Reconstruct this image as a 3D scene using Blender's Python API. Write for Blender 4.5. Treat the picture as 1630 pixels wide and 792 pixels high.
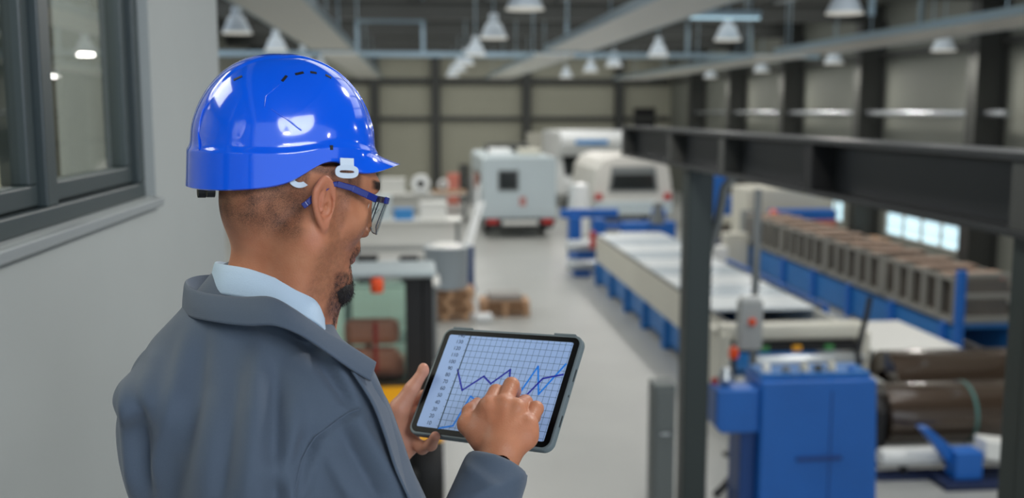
import bpy, math, random
import numpy as np
from mathutils import Vector, Matrix

for o in list(bpy.data.objects): bpy.data.objects.remove(o)
S = bpy.context.scene
COL = S.collection
# ------------------------------------------------------------------ camera
FPX, CX, CY = 1650.0, 815.0, 396.0
CAMZ = 3.9                      # eye height over the hall floor; the platform lies at 2.2
YAW, PITCH = math.radians(5.32), math.radians(7.53)
CP = np.array([0.0, 0.0, CAMZ])
FW = np.array([math.sin(YAW)*math.cos(PITCH), math.cos(YAW)*math.cos(PITCH), -math.sin(PITCH)])
RT = np.array([math.cos(YAW), -math.sin(YAW), 0.0])
UP = np.cross(RT, FW)
cam_d = bpy.data.cameras.new('camera'); cam = bpy.data.objects.new('camera', cam_d); COL.objects.link(cam)
cam.matrix_world = Matrix(((RT[0], UP[0], -FW[0], 0), (RT[1], UP[1], -FW[1], 0), (RT[2], UP[2], -FW[2], CAMZ), (0, 0, 0, 1)))
cam_d.sensor_width = 36; cam_d.lens = FPX/1630*36; cam_d.clip_start = .05; cam_d.clip_end = 300
cam_d.dof.use_dof = True; cam_d.dof.focus_distance = 1.42; cam_d.dof.aperture_fstop = 3.0
S.camera = cam
# ------------------------------------------------------------------ world, light, exposure
S.view_settings.view_transform = 'Standard'; S.view_settings.look = 'None'
S.view_settings.gamma = 1; S.view_settings.use_curve_mapping = False
S.view_settings.exposure = -0.12
S.render.use_motion_blur = False
try: S.cycles.use_denoising = True; S.cycles.max_bounces = 8; S.cycles.sample_clamp_indirect = 6
except Exception: pass
W = bpy.data.worlds.new('sky'); S.world = W; W.use_nodes = True
W.node_tree.nodes['Background'].inputs[0].default_value = (.74, .86, 1, 1)
W.node_tree.nodes['Background'].inputs[1].default_value = 1.25
LAMP_W, ROOF_FILL_W, GATE_W = 60, 200, 220
def area(name, loc, aim, sx, sy, power, colour, shape='RECTANGLE'):
    l = bpy.data.lights.new(name, 'AREA'); l.shape = shape; l.size = sx; l.size_y = sy; l.energy = power; l.color = colour
    o = bpy.data.objects.new(name, l); COL.objects.link(o); o.location = loc
    o.rotation_euler = (Vector(aim)-Vector(loc)).to_track_quat('-Z', 'Y').to_euler()
    return o
area('gate_daylight', (2.3, -3.4, 6.5), (-.2, 1.4, 3.6), 2.6, 2.6, GATE_W, (.90, .95, 1), 'DISK')
area('roof_fill_front', (4.0, 9, 6.9), (4.0, 9.01, 0), 9, 8, ROOF_FILL_W*2.0, (.95, .98, 1))  # fill light added under the closed roof deck to brighten the near hall
area('roof_fill_back', (3.0, 35, 6.9), (3.0, 35.01, 0), 18, 32, ROOF_FILL_W*9, (.97, .99, .98))  # second added fill, stretched so the far walls get light too

# ------------------------------------------------------------------ helpers
def PX(px, py, d):              # the point seen at a pixel, at depth d along the view axis
    return CP + d*(FW + (px-CX)/FPX*RT - (py-CY)/FPX*UP)
def at(px, py, Y):              # the point seen at a pixel, at hall distance Y
    r = FW + (px-CX)/FPX*RT - (py-CY)/FPX*UP
    return CP + r*(Y/r[1])
def proj(P):
    q = np.asarray(P)-CP; d = q@FW
    return CX+FPX*(q@RT)/d, CY-FPX*(q@UP)/d, d
def lin(c): return tuple((v/12.92 if v <= .04045 else ((v+.055)/1.055)**2.4) for v in c)
def rgb(r, g, b): return lin((r/255, g/255, b/255))+(1,)
MATS = {}
def mat(name, col, rough=.5, metal=0, noise=0, nscale=8, bump=0, bscale=60, spec=.5, coat=0, trans=0, emit=0, alpha=1):
    if name in MATS: return MATS[name]
    m = bpy.data.materials.new(name); m.use_nodes = True; MATS[name] = m
    nt = m.node_tree; b = nt.nodes['Principled BSDF']
    b.inputs['Base Color'].default_value = col; b.inputs['Roughness'].default_value = rough
    b.inputs['Metallic'].default_value = metal; b.inputs['Specular IOR Level'].default_value = spec
    b.inputs['Coat Weight'].default_value = coat; b.inputs['Transmission Weight'].default_value = trans
    if coat: b.inputs['Coat Roughness'].default_value = .04
    if emit: b.inputs['Emission Color'].default_value = col; b.inputs['Emission Strength'].default_value = emit
    tc = nt.nodes.new('ShaderNodeTexCoord')
    if noise:
        n = nt.nodes.new('ShaderNodeTexNoise'); n.inputs['Scale'].default_value = nscale; n.inputs['Detail'].default_value = 5
        r = nt.nodes.new('ShaderNodeMapRange'); r.inputs[3].default_value = 1-noise; r.inputs[4].default_value = 1+noise
        r.inputs[1].default_value = .3; r.inputs[2].default_value = .7
        h = nt.nodes.new('ShaderNodeMix'); h.data_type = 'RGBA'; h.blend_type = 'MULTIPLY'; h.inputs[0].default_value = 1
        h.inputs[6].default_value = col
        nt.links.new(tc.outputs['Object'], n.inputs['Vector']); nt.links.new(n.outputs['Fac'], r.inputs[0])
        nt.links.new(r.outputs[0], h.inputs[7]); nt.links.new(h.outputs[2], b.inputs['Base Color'])
    if bump:
        n2 = nt.nodes.new('ShaderNodeTexNoise'); n2.inputs['Scale'].default_value = bscale; n2.inputs['Detail'].default_value = 4
        bp = nt.nodes.new('ShaderNodeBump'); bp.inputs['Strength'].default_value = bump; bp.inputs['Distance'].default_value = .002
        nt.links.new(tc.outputs['Object'], n2.inputs['Vector']); nt.links.new(n2.outputs['Fac'], bp.inputs['Height'])
        nt.links.new(bp.outputs[0], b.inputs['Normal'])
    return m

class MB:                       # collects shapes, builds ONE mesh object
    def __init__(s): s.v = []; s.f = []
    def add(s, v, f):
        n = len(s.v); s.v += [tuple(map(float, p)) for p in v]; s.f += [tuple(i+n for i in q) for q in f]; return s
    def box(s, x0, x1, y0, y1, z0, z1):
        return s.add([(x, y, z) for x in (x0, x1) for y in (y0, y1) for z in (z0, z1)],
                     [(0,1,3,2), (4,6,7,5), (0,4,5,1), (2,3,7,6), (0,2,6,4), (1,5,7,3)])
    def bar(s, a, b, w, h=None, up=(0,0,1)):     # a rectangular bar from a to b
        h = h or w; a = np.array(a, float); b = np.array(b, float); d = b-a; d /= np.linalg.norm(d)
        u = np.array(up, float)
        if abs(d@u) > .95: u = np.array([1., 0, 0])
        r = np.cross(d, u); r /= np.linalg.norm(r); u = np.cross(r, d)
        return s.add([p+r*w/2*i+u*h/2*j for p in (a, b) for i, j in ((-1,-1), (1,-1), (1,1), (-1,1))],
                     [(3,2,1,0), (4,5,6,7), (0,1,5,4), (1,2,6,5), (2,3,7,6), (3,0,4,7)])
    def tube(s, pts, r, n=12, caps=True):
        pts = [np.array(p, float) for p in pts]; m = len(pts); rr = r if hasattr(r, '__len__') else [r]*m
        V = []; F = []; prev = None
        for i, p in enumerate(pts):
            t = pts[min(i+1, m-1)]-pts[max(i-1, 0)]; t /= np.linalg.norm(t)
            if prev is None:
                prev = np.cross(t, (0,0,1) if abs(t[2]) < .9 else (1,0,0))
            u = prev-t*(prev@t); u /= np.linalg.norm(u); prev = u; w = np.cross(t, u)
            for k in range(n):
                a = 2*math.pi*k/n; V.append(p+(u*math.cos(a)+w*math.sin(a))*rr[i])
        for i in range(m-1):
            for k in range(n): F.append((i*n+k, i*n+(k+1)%n, (i+1)*n+(k+1)%n, (i+1)*n+k))
        if caps: F += [tuple(range(n))[::-1], tuple((m-1)*n+k for k in range(n))]
        return s.add(V, F)
    def lathe(s, prof, c=(0,0,0), axis='z', n=32):     # prof: (radius, height) pairs
        V = []; F = []
        for r, h in prof:
            for k in range(n):
                a = 2*math.pi*k/n; x, y = r*math.cos(a), r*math.sin(a)
                p = (x, y, h) if axis == 'z' else ((h, x, y) if axis == 'x' else (y, h, x))
                V.append((p[0]+c[0], p[1]+c[1], p[2]+c[2]))
        for i in range(len(prof)-1):
            for k in range(n): F.append((i*n+k, i*n+(k+1)%n, (i+1)*n+(k+1)%n, (i+1)*n+k))
        return s.add(V, F)
    def prism(s, pts, a, b, axis='y'):           # polygon in the plane across the axis, from a to b
        n = len(pts)
        def q(u, w, t): return {'y': (u, t, w), 'x': (t, u, w), 'z': (u, w, t)}[axis]
        V = [q(u, w, a) for u, w in pts]+[q(u, w, b) for u, w in pts]
        F = [tuple(range(n)), tuple(range(n, 2*n))[::-1]]+[(i, i+n, (i+1) % n+n, (i+1) % n) for i in range(n)]
        return s.add(V, F)
    def build(s, name, m, parent=None, bevel=0, smooth=False, kind=None, loc=None):
        me = bpy.data.meshes.new(name); me.from_pydata(s.v, [], s.f); me.materials.append(m)
        import bmesh
        bm = bmesh.new(); bm.from_mesh(me); bmesh.ops.recalc_face_normals(bm, faces=bm.faces); bm.to_mesh(me); bm.free()
        if smooth:
            for p in me.polygons: p.use_smooth = True
        o = bpy.data.objects.new(name, me); COL.objects.link(o)
        if parent is not None:
            o.parent = parent; o.matrix_parent_inverse = Matrix.Translation(parent.location).inverted() if parent.type == 'EMPTY' and parent.parent is None and tuple(parent.rotation_euler) == (0,0,0) and not parent.get('local') else Matrix.Identity(4)
        if loc is not None: o.location = loc
        if bevel:
            b = o.modifiers.new('bevel', 'BEVEL'); b.width = bevel; b.segments = 2; b.limit_method = 'ANGLE'; b.angle_limit = math.radians(40)
        if smooth:
            try: me.set_sharp_from_angle(angle=math.radians(45))
            except Exception: pass
        if kind: o['kind'] = kind
        return o
def thing(name, label, cat, loc=(0,0,0), group=None, local=False):
    o = bpy.data.objects.new(name, None); COL.objects.link(o); o.location = loc; o['label'] = label; o['category'] = cat
    o.empty_display_size = .1
    if group: o['group'] = group
    if local: o['local'] = 1
    return o
def tag(o, label, cat, group=None):
    o['label'] = label; o['category'] = cat
    if group: o['group'] = group
    return o
def kids(o): return [c for c in bpy.data.objects if c.parent == o]
def copy_tree(o, parent=None):
    c = o.copy(); COL.objects.link(c); c.parent = parent
    if parent is not None: c.matrix_parent_inverse = o.matrix_parent_inverse.copy()
    for k in kids(o): copy_tree(k, c)
    return c

# ------------------------------------------------------------------ materials
M_floor = mat('concrete', rgb(166,167,163), .38, noise=.07, nscale=.7, bump=.1)
M_wall = mat('grey_plaster', rgb(164,169,168), .75, noise=.02, nscale=2, bump=.15, bscale=150)
M_panel = mat('beige_panel', rgb(176,174,156), .6, noise=.03, nscale=.6)
M_panelr = mat('grey_panel', rgb(126,128,119), .6, noise=.03, nscale=.6)
M_deck = mat('ceiling_deck', rgb(92,92,90), .7, noise=.08, nscale=1)
M_dark = mat('dark_steel', rgb(76,77,74), .5, .3)
M_beam = mat('anthracite_paint', rgb(46,48,49), .42, .2, noise=.06, nscale=2)
M_colm = mat('green_grey_steel', rgb(52,60,59), .42, .2)
M_frame = mat('window_frame', rgb(58,68,70), .4)
M_strip = mat('white_strip', rgb(232,230,222), .4)
M_galv = mat('galvanised', rgb(175,195,205), .3, .8)
M_alu = mat('aluminium', rgb(210,215,220), .25, .9)
M_lamp = mat('lamp_enamel', rgb(222,232,240), .35)
M_white = mat('white_enamel', rgb(225,225,220), .4)
M_cream = mat('cream_paint', rgb(205,202,188), .45, noise=.03, nscale=1)
M_blue = mat('machine_blue', rgb(26,98,180), .4, noise=.05, nscale=2)
M_blue2 = mat('conveyor_blue', rgb(34,108,175), .45, noise=.06, nscale=2)
M_black = mat('black_rubber', rgb(24,24,25), .6)
M_yellow = mat('yellow_paint', rgb(235,165,20), .4)
M_orange = mat('orange_paint', rgb(235,80,25), .4)
M_red = mat('red_lamp', rgb(190,45,40), .35)
M_wood = mat('raw_wood', rgb(190,150,115), .7, noise=.15, nscale=6)
M_brown = mat('brown_vinyl', rgb(205,122,106), .5)
M_gray = mat('mid_grey_paint', rgb(120,124,124), .5)
M_silver = mat('bucket_grey', rgb(165,175,182), .4, .2)
M_rv = mat('camper_white', rgb(196,208,212), .35, noise=.02)
M_rvw = mat('camper_bright_white', rgb(238,240,240), .3)
M_glassd = mat('dark_glazing', rgb(42,46,46), .12)
M_coil = mat('brown_coil_steel', rgb(74,60,48), .25, .4, noise=.05, nscale=3, coat=1)
M_steel = mat('bright_steel', rgb(205,210,212), .3, .7)
M_rack = mat('rack_grey', rgb(150,148,140), .5, .2)
M_rackd = mat('rack_board', rgb(104,98,90), .7, noise=.1, nscale=3)
M_cyan = mat('light_blue_plastic', rgb(60,140,205), .4)
M_green = mat('green_plastic', rgb(60,130,70), .5)
M_day = mat('daylit_pane', rgb(205,238,250), .3, emit=1.05)
M_batt = mat('batten_wood', rgb(168,142,124), .7, noise=.1, nscale=6)
def glass(name, tint, refl, rough=0.0):
    m = bpy.data.materials.new(name); m.use_nodes = True; nt = m.node_tree; nt.nodes.clear()
    o = nt.nodes.new('ShaderNodeOutputMaterial'); t = nt.nodes.new('ShaderNodeBsdfTransparent'); t.inputs[0].default_value = tint
    g = nt.nodes.new('ShaderNodeBsdfGlossy'); g.inputs['Roughness'].default_value = rough
    x = nt.nodes.new('ShaderNodeMixShader')
    fr = nt.nodes.new('ShaderNodeFresnel'); fr.inputs[0].default_value = refl
    ge = nt.nodes.new('ShaderNodeNewGeometry'); ml = nt.nodes.new('ShaderNodeMath'); ml.operation = 'MULTIPLY'; inv = nt.nodes.new('ShaderNodeMath'); inv.operation = 'SUBTRACT'; inv.inputs[0].default_value = 1
    nt.links.new(ge.outputs['Backfacing'], inv.inputs[1]); nt.links.new(inv.outputs[0], ml.inputs[0]); nt.links.new(fr.outputs[0], ml.inputs[1]); nt.links.new(ml.outputs[0], x.inputs[0]); nt.links.new(t.outputs[0], x.inputs[1]); nt.links.new(g.outputs[0], x.inputs[2])
    nt.links.new(x.outputs[0], o.inputs[0]); MATS[name] = m; return m
M_pane = glass('window_glass', (.8,.82,.8,1), 2.2)
M_cabglass = glass('cab_glass', (.84,.92,.88,1), 1.5)
M_lens = glass('lens_glass', (.88,.9,.9,1), 1.5)
# ------------------------------------------------------------------ the setting
XL, XR, YB, ZC, PZ = -7.0, 12.9, 52.0, 6.35, 2.2
MB().box(XL-.2, XR+.2, -4.5, YB+.2, -.2, 0).build('floor', M_floor, kind='structure')
MB().box(XL-.2, XR+.2, -4.5, YB+.2, 7.0, 7.15).build('ceiling', M_deck, kind='structure')
def ribbed(x0, x1, z0, z1, horizontal=True): pass
mb = MB().box(XL, XR, YB, YB+.2, 0, 7)
for z in np.arange(.5, 6.9, .5): mb.box(XL, XR, YB-.012, YB, z, z+.47)
mb.build('wall_back', M_panel, kind='structure')
# right wall with two runs of low windows cut out
mb = MB(); holes = [(23.4, 27.4), (30.3, 31.4), (34.0, 37.6)]
ys = [-4.5]+[v for h in holes for v in h]+[YB]
for i in range(0, len(ys), 2): mb.box(XR, XR+.2, ys[i], ys[i+1], 0, 7)
for a, b in holes: mb.box(XR, XR+.2, a, b, 0, .57).box(XR, XR+.2, a, b, 1.20, 7)
mb.build('wall_right', M_panelr, kind='structure')
wn = 2
for a, b in holes:
    w = MB()
    n = max(2, round((b-a)/.95))
    for k in range(n+1):
        y = a+(b-a)*k/n; w.box(XR+.02, XR+.08, y-.06, y+.06, .57, 1.20)
    w.box(XR+.02, XR+.08, a, b, .57, .61).box(XR+.02, XR+.08, a, b, 1.16, 1.20).box(XR+.02, XR+.08, a, b, .88, .895)
    f = w.build('window_%d' % wn, M_white, kind='structure'); wn += 1
    MB().box(XR+.085, XR+.1, a, b, .57, 1.20).build('window_pane', M_day, f)
# left hall wall: low wall and a high band left open to the sky
MB().box(XL-.2, XL, -4.5, YB, 0, 4.2).box(XL-.2, XL, -4.5, YB, 6.4, 7).box(XL-.2, XL, 27, YB, 4.2, 6.4).build('wall_left', M_panelr, kind='structure')
# back wall posts and rails
for i, px in enumerate((597, 694, 838, 985)):
    x = at(px, 200, YB-.2)[0]
    MB().box(x-.22, x+.22, YB-.06, YB-.02, 0, 6.6).box(x-.22, x+.22, YB-.4, YB-.36, 0, 6.6).box(x-.03, x+.03, YB-.36, YB-.06, 0, 6.6).build('wall_column', M_dark, kind='structure')
for z, h in ((3.45, .22), (5.25, .3)):
    MB().box(XL, XR-.1, YB-.16, YB-.02, z, z+h).build('wall_rail', M_dark, kind='structure')
# right wall columns (I sections standing out from the wall)
def isec(x0, x1, yc, z0, z1, w=.32):
    return MB().box(x0, x0+.03, yc-w/2, yc+w/2, z0, z1).box(x1-.03, x1, yc-w/2, yc+w/2, z0, z1).box(x0, x1, yc-.02, yc+.02, z0, z1)
for y in (4, 10, 16, 22, 28, 34, 40, 45.7):
    isec(XR-.72, XR-.01, y, 0, 6.35, .42).build('wall_column', M_dark, kind='structure')
    mb = MB().box(XL+.05, XR-.02, y-.15, y+.15, 6.32, 6.36).box(XL+.05, XR-.02, y-.15, y+.15, 6.76, 6.8).box(XL+.05, XR-.02, y-.02, y+.02, 6.36, 6.76)
    mb.build('roof_beam', M_dark, kind='structure')
for x in np.arange(-6, 12, 2.0):
    MB().box(x-.05, x+.05, -4, YB-.05, 6.82, 6.99).build('roof_purlin', M_gray, kind='structure')
for z in (2.55, 5.35):
    MB().box(XR-.14, XR-.02, 1, YB-.6, z, z+.16).build('wall_rail', M_dark, kind='structure')
# dark door in the far right corner
x0 = at(1008, 200, YB)[0]
MB().box(x0, x0+1.1, YB-.10, YB-.02, 0, 4.1).build('door_1', M_black, kind='structure')

# platform and the office wall on the left
MB().box(-1.1, 2.3, -1.5, 4.2, PZ-.2, PZ).build('platform_floor', M_gray, kind='structure')
WX = -.8; Y1 = 3.29; ZS = 3.64; WE = 4.42
mb = MB().box(WX-.28, WX, Y1, WE, PZ-.2, 5.6).box(WX-.28, WX, -1.5, Y1, PZ-.2, ZS).box(WX-.28, WX, -1.5, Y1, 5.2, 5.6).box(WX-.28, WX, -1.5, -.9, ZS, 5.2)
mb.build('wall_left_office', M_wall, kind='structure')
# office room behind the window
mb = MB().box(-3.6, -3.5, -1.5, WE, PZ, 5.6).box(-3.5, WX-.28, -1.5, -1.4, PZ, 5.6).box(-3.5, WX-.28, WE-.1, WE, PZ, 5.6).box(-3.6, WX-.28, -1.5, WE, PZ-.2, PZ).box(-3.6, WX-.28, -1.5, WE, 5.6, 5.7)
mb.build('wall_office', M_panel, kind='structure')
MB().box(-1.46, -1.36, WE-.16, WE-.1, PZ, 5.6).build('reflection_post_1', M_dark, kind='structure')  # added post imitating the dark band reflected in the window glass
MB().box(-1.17, -1.12, WE-.16, WE-.1, PZ, 5.6).build('reflection_post_2', M_strip, kind='structure')  # added pale post imitating the bright strip reflected in the glass
FX = WX-.075
w = MB(); ft = .045
w.box(FX-.05, FX+.045, -.9, Y1, ZS, ZS+ft).box(FX-.05, FX+.045, -.9, Y1, 5.14, 5.2)
w.box(FX-.05, FX+.045, Y1-.06, Y1, ZS+ft, 5.14).box(FX-.05, FX+.045, -.9, -.84, ZS+ft, 5.14)
w.box(FX-.05, FX+.045, 2.435, 2.505, ZS+ft, 5.14).box(FX-.05, FX+.045, .75, .81, ZS+ft, 5.14)
win = w.build('window_1', M_frame, bevel=.005, kind='structure')
for a, b in ((2.505, Y1-.06), (.81, 2.435), (-.84, .75)):
    s = MB(); z0, z1 = ZS+ft, 5.14; t = .052
    s.box(FX-.04, FX+.025, a+.004, b-.004, z0+.004, z0+t).box(FX-.04, FX+.025, a+.004, b-.004, z1-t, z1-.004).box(FX-.04, FX+.025, a+.004, a+t, z0+t, z1-t).box(FX-.04, FX+.025, b-t, b-.004, z0+t, z1-t)
    s.build('window_sash', M_frame, win, bevel=.005)
    MB().box(FX-.008, FX+.004, a+t-.01, b-t+.01, z0+t-.01, z1-t+.01).build('window_pane', M_pane, win)
MB().box(WX-.10, WX+.022, -.95, Y1+.01, ZS-.028, ZS-.001).build('window_sill', mat('sill_grey', rgb(140,146,148), .5), win, bevel=.004)
ol = area('office_fill', (-2.2, 2.5, 5.5), (-2.2, 2.5, 0), 1.2, 2.4, 130, (1, .97, .92))  # fill added inside the room so the panes look brighter

# ------------------------------------------------------------------ the runway beam at the platform and its columns
BX = 2.6
t = thing('steel_beam', 'long dark grey steel I-beam with stiffener plates, running into the hall', 'beam', (BX, 8, 3.385))
MB().box(BX-.15, BX+.15, 2.5, 12.3, 3.70, 3.735).box(BX-.15, BX+.15, 2.5, 12.3, 3.385, 3.415).box(BX-.012, BX+.012, 2.5, 12.3, 3.415, 3.70).build('beam_profile', M_beam, t, bevel=.004)
for y in (4.02, 6.34, 8.2, 9.95, 12.2):
    MB().box(BX-.14, BX+.14, y-.07, y+.07, 3.415, 3.70).build('stiffener', M_black if y in (6.34,) else M_dark, t, bevel=.004)
def column(y, w, label, bracket):
    t = thing('steel_column', label, 'column', (BX, y, 0), group=None)
    MB().box(BX-w/2, BX-w/2+.014, y-w/2, y+w/2, .02, 3.384).box(BX+w/2-.014, BX+w/2, y-w/2, y+w/2, .02, 3.384).box(BX-w/2, BX+w/2, y-.006, y+.006, .02, 3.384).box(BX-w/2+.014, BX+w/2-.014, y-w/2, y-w/2+.012, .02, 3.384).build('shaft', M_colm, t, bevel=.004)
    MB().box(BX-w*.8, BX+w*.8, y-w*.8, y+w*.8, 0, .02).build('base_plate', M_colm, t)
    if bracket:
        MB().tube([(BX+.12, y, 2.62), (BX+.20, y, 2.9), (BX+.25, y, 3.2), (BX+.36, y, 3.33)], .045, 8).build('bracket', M_gray, t, smooth=True)
column(9.38, .235, 'dark steel column in mid hall holding up the long beam', True)
column(3.96, .24, 'dark steel column at the right edge of the photo', False)

# ------------------------------------------------------------------ ceiling equipment
def hb_lamp():
    t = thing('pendant_lamp', '', 'lamp', local=True)
    MB().lathe([(0,.34), (.07,.34), (.09,.30), (.09,.18), (.13,.15)], n=24).build('housing', M_lamp, t, smooth=True)
    MB().lathe([(.12,.17), (.15,.14), (.20,.02), (.255,-.10), (.26,-.115), (.25,-.11), (.19,.02), (.11,.15)], n=28).build('shade', M_lamp, t, smooth=True)
    MB().lathe([(.252,-.10), (.262,-.125), (.275,-.135), (.262,-.14), (.245,-.12), (0,-.11)], n=28).build('diffuser', mat('lamp_diffuser', rgb(235,232,222), .5, emit=.35), t, smooth=True)
    MB().tube([(0,0,.33), (0,0,1.55)], .012, 6).build('rod', M_galv, t)
    return t
lamp0 = hb_lamp(); used = False
rows = [(1.55, 5.45, (-3.0, 2.9, 8.7, 14.7, 20.5, 26.6, 31.9, 37, 42.5), 'over the central aisle'),
        (6.25, 5.45, (-3.0, 3.0, 8.9, 14.9, 20.6, 26.6, 32.6, 37, 43), 'over the long white table'),
        (-3.2, 5.45, (19.6, 25.0, 30.8, 36.6), 'left of the aisle'),
        (11.5, 5.35, (16.0, 22.0, 28.0, 34.0, 40.0), 'along the right wall')]
ordn = ['nearest', 'second nearest', 'third nearest', 'fourth nearest', 'fifth nearest', 'sixth nearest', 'farthest']
for x, z, ys, where in rows:
    for i, y in enumerate(ys):
        o = lamp0 if not used else copy_tree(lamp0); used = True
        o.location = (x, y, z)
        vis = [v for v in ys if v > 6 and proj((x, v, z))[1] > -25]
        nn = ordn[vis.index(y)] if y in vis else ('rearmost out-of-frame' if y < 0 else 'second out-of-frame' if y < 6 else 'first out-of-frame')
        if y in vis and y == vis[-1]: nn = 'farthest'
        o['label'] = '%s bell-shaped aluminium lamp in the row %s' % (nn, where); o['group'] = 'high-bay lamps under the roof'
        if LAMP_W:
            l = bpy.data.lights.new('lamp_light', 'AREA'); l.shape = 'DISK'; l.size = .4; l.energy = LAMP_W; l.color = (1, .97, .92)
            lo = bpy.data.objects.new('lamp_light', l); COL.objects.link(lo); lo.location = (x, y, z-.16)
def strip(x0, x1, y0, y1, z, label):
    t = thing('radiant_heating_panel', label, 'heating panel', ((x0+x1)/2, (y0+y1)/2, z), 'ceiling heating panels')
    MB().box(x0+.03, x1-.03, y0, y1, z, z+.05).build('panel', M_strip, t)
    MB().box(x0, x0+.03, y0, y1, z-.01, z+.12).box(x1-.03, x1, y0, y1, z-.01, z+.12).build('edge_profile', M_galv, t)
    for y in np.arange(y0+1, y1, 4.5):
        for x in (x0+.1, x1-.1): MB().tube([(x, y, z+.04), (x, y, 6.99)], .012, 6).build('hanger', M_galv, t)
strip(-2.25, -1.3, 5.5, 23.5, 5.25, 'near white heating panel hanging over the left side of the aisle')
strip(-2.25, -1.3, 25.5, 43, 5.25, 'far white heating panel over the left side of the aisle, behind the near one')
strip(2.9, 3.95, 6, 23.5, 5.25, 'near white heating panel over the centre of the hall')
strip(2.9, 3.95, 25.5, 43, 5.25, 'far white heating panel over the centre of the hall')
strip(8.4, 9.8, 9, 24, 5.25, 'near white heating panel along the right side under the roof')
strip(8.4, 9.8, 25.5, 44, 5.25, 'far white heating panel along the right side under the roof')
t = thing('cable_tray', 'pale blue galvanised cable tray crossing the hall under the roof', 'cable tray', (3, 28.8, 5.4))
MB().box(-6.5, 11.4, 28.7, 28.95, 5.38, 5.41).box(-6.5, 11.4, 28.7, 28.72, 5.41, 5.52).box(-6.5, 11.4, 28.93, 28.95, 5.41, 5.52).build('tray', M_galv, t)
for x in (-5.5, -1.52, .25, 4.2, 7.6, 9.4):
    MB().box(x-.05, x+.05, 28.8, 28.85, 5.5, 6.99).build('hanger', M_galv, t)
MB().box(-1.5, .3, 28.6, 28.68, 6.28, 6.36).build('cross_rail', M_galv, t)
t = thing('strip_light', 'short bright bluish strip light hung crosswise above the long table', 'lamp', (6, 20, 5.7))
MB().box(5.3, 6.7, 19.93, 20.07, 5.72, 5.84).build('housing', M_galv, t)
MB().box(5.32, 6.68, 19.95, 20.05, 5.68, 5.72).build('tube_cover', mat('tube_glow', rgb(190,225,240), .4, emit=.9), t)
for x in (5.5, 6.5): MB().tube([(x,20,5.84), (x,20,6.99)], .012, 6).build('hanger', M_galv, t)
for i, (x, y) in enumerate(((6.7, 15), (10.05, 20.2))):
    tag(MB().box(x-.04, x+.04, y-.04, y+.04, 5.3, 6.99).build('hanging_post', M_galv), 'thin pale blue post hanging from the roof, %s' % ('nearer one at the right', 'beside the strip light')[i], 'post')
tag(MB().tube([(XR-.45, 21, 3.86), (XR-.45, 46, 3.86)], .085, 14).build('wall_pipe', M_alu, smooth=True), 'shiny horizontal pipe running along the right wall in front of the columns', 'pipe')
# ------------------------------------------------------------------ campers in the background
def rrect(x0, x1, z0, z1, r, n=5, bottom=True):
    P = []
    for cx, cz, a0 in ((x1-r, z1-r, 0), (x0+r, z1-r, 90)):
        for k in range(n+1):
            a = math.radians(a0+90*k/n); P.append((cx+r*math.cos(a), cz+r*math.sin(a)))
    return P+[(x0, z0), (x1, z0)]
def wheel(t, x, y, r, w=.22, name='wheel'):
    MB().lathe([(.0,-w/2), (r*.55,-w/2), (r*.95,-w/2), (r,-w/2+.04), (r,w/2-.04), (r*.95,w/2), (r*.55,w/2), (0,w/2)], (x, y, r), 'x', 24).build(name, M_black, t, smooth=True)
    w_ = bpy.data.objects[-1] if False else [k for k in kids(t) if k.name.startswith(name)][-1]
    for s_ in (-1, 1): MB().lathe([(0,0), (r*.5,0), (r*.55,-.008*s_), (r*.5,.012*s_), (0,.02*s_)], (x+s_*(w/2), y, r), 'x', 20).build('rim', M_rvw, w_, smooth=True)
X0, X1 = at(768, 300, 32)[0], at(886, 300, 32)[0]
t = thing('motorhome', 'pale blue-grey motorhome parked in the aisle, square rear with small dark window', 'motorhome', ((X0+X1)/2, 35, 0))
MB().prism(rrect(X0, X1, .58, 2.52, .14), 32, 38.4).build('body', M_rv, t, bevel=.04)
MB().box(X0-.03, X0, 33, 36, 1.35, 1.95).build('side_window', M_glassd, t, bevel=.02)
wx0, wx1 = at(795, 300, 32)[0], at(823, 300, 32)[0]; z1, z0 = at(800, 273, 32)[2], at(800, 301, 32)[2]
wf = MB().box(wx0-.05, wx1+.05, 31.97, 32.0, z0-.05, z1+.05).build('rear_window', M_gray, t, bevel=.01)
MB().box(wx0, wx1, 31.95, 31.972, z0, z1).build('pane', M_glassd, wf, bevel=.01)
MB().prism([(X0+.15, .3), (X1-.15, .3), (X1-.02, .62), (X0+.02, .62)], 31.85, 32.4).build('bumper', M_black, t, bevel=.03)
for s in (0, 1):
    xa = X0+.12 if s == 0 else X1-.47
    MB().box(xa, xa+.35, 31.82, 31.86, .46, .60).build('tail_light', M_red, t, bevel=.01)
MB().box(X0+.6, X1-.6, 31.83, 31.86, .42, .56).build('number_plate', M_white, t, bevel=.01)
xr = at(832, 330, 32)[0]; MB().box(xr-.1, xr+.1, 31.97, 32, 1.0, 1.28).build('red_fitting', mat('faded_red', rgb(190,130,125), .5), t)
MB().box(X0+.3, X0+1.0, 33, 34.0, 2.52, 2.74).build('roof_hatch', M_rvw, t, bevel=.06)
MB().box(X0+1.3, X0+2.0, 33.5, 34.6, 2.52, 2.72).build('roof_hatch', M_cream, t, bevel=.06)
MB().box(X0+.4, X0+1.9, 36, 37.2, 2.52, 2.8).build('air_conditioner', M_dark, t, bevel=.06)
MB().tube([(X0-.35, 31.6, .02), (X0-.2, 31.8, 1.0), (X0-.1, 31.9, 1.7)], .05, 8).build('awning_rod', M_rvw, t)
for x in (X0+.25, X1-.25):
    for y in (33.6, 37.4): wheel(t, x, y, .34)
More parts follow.
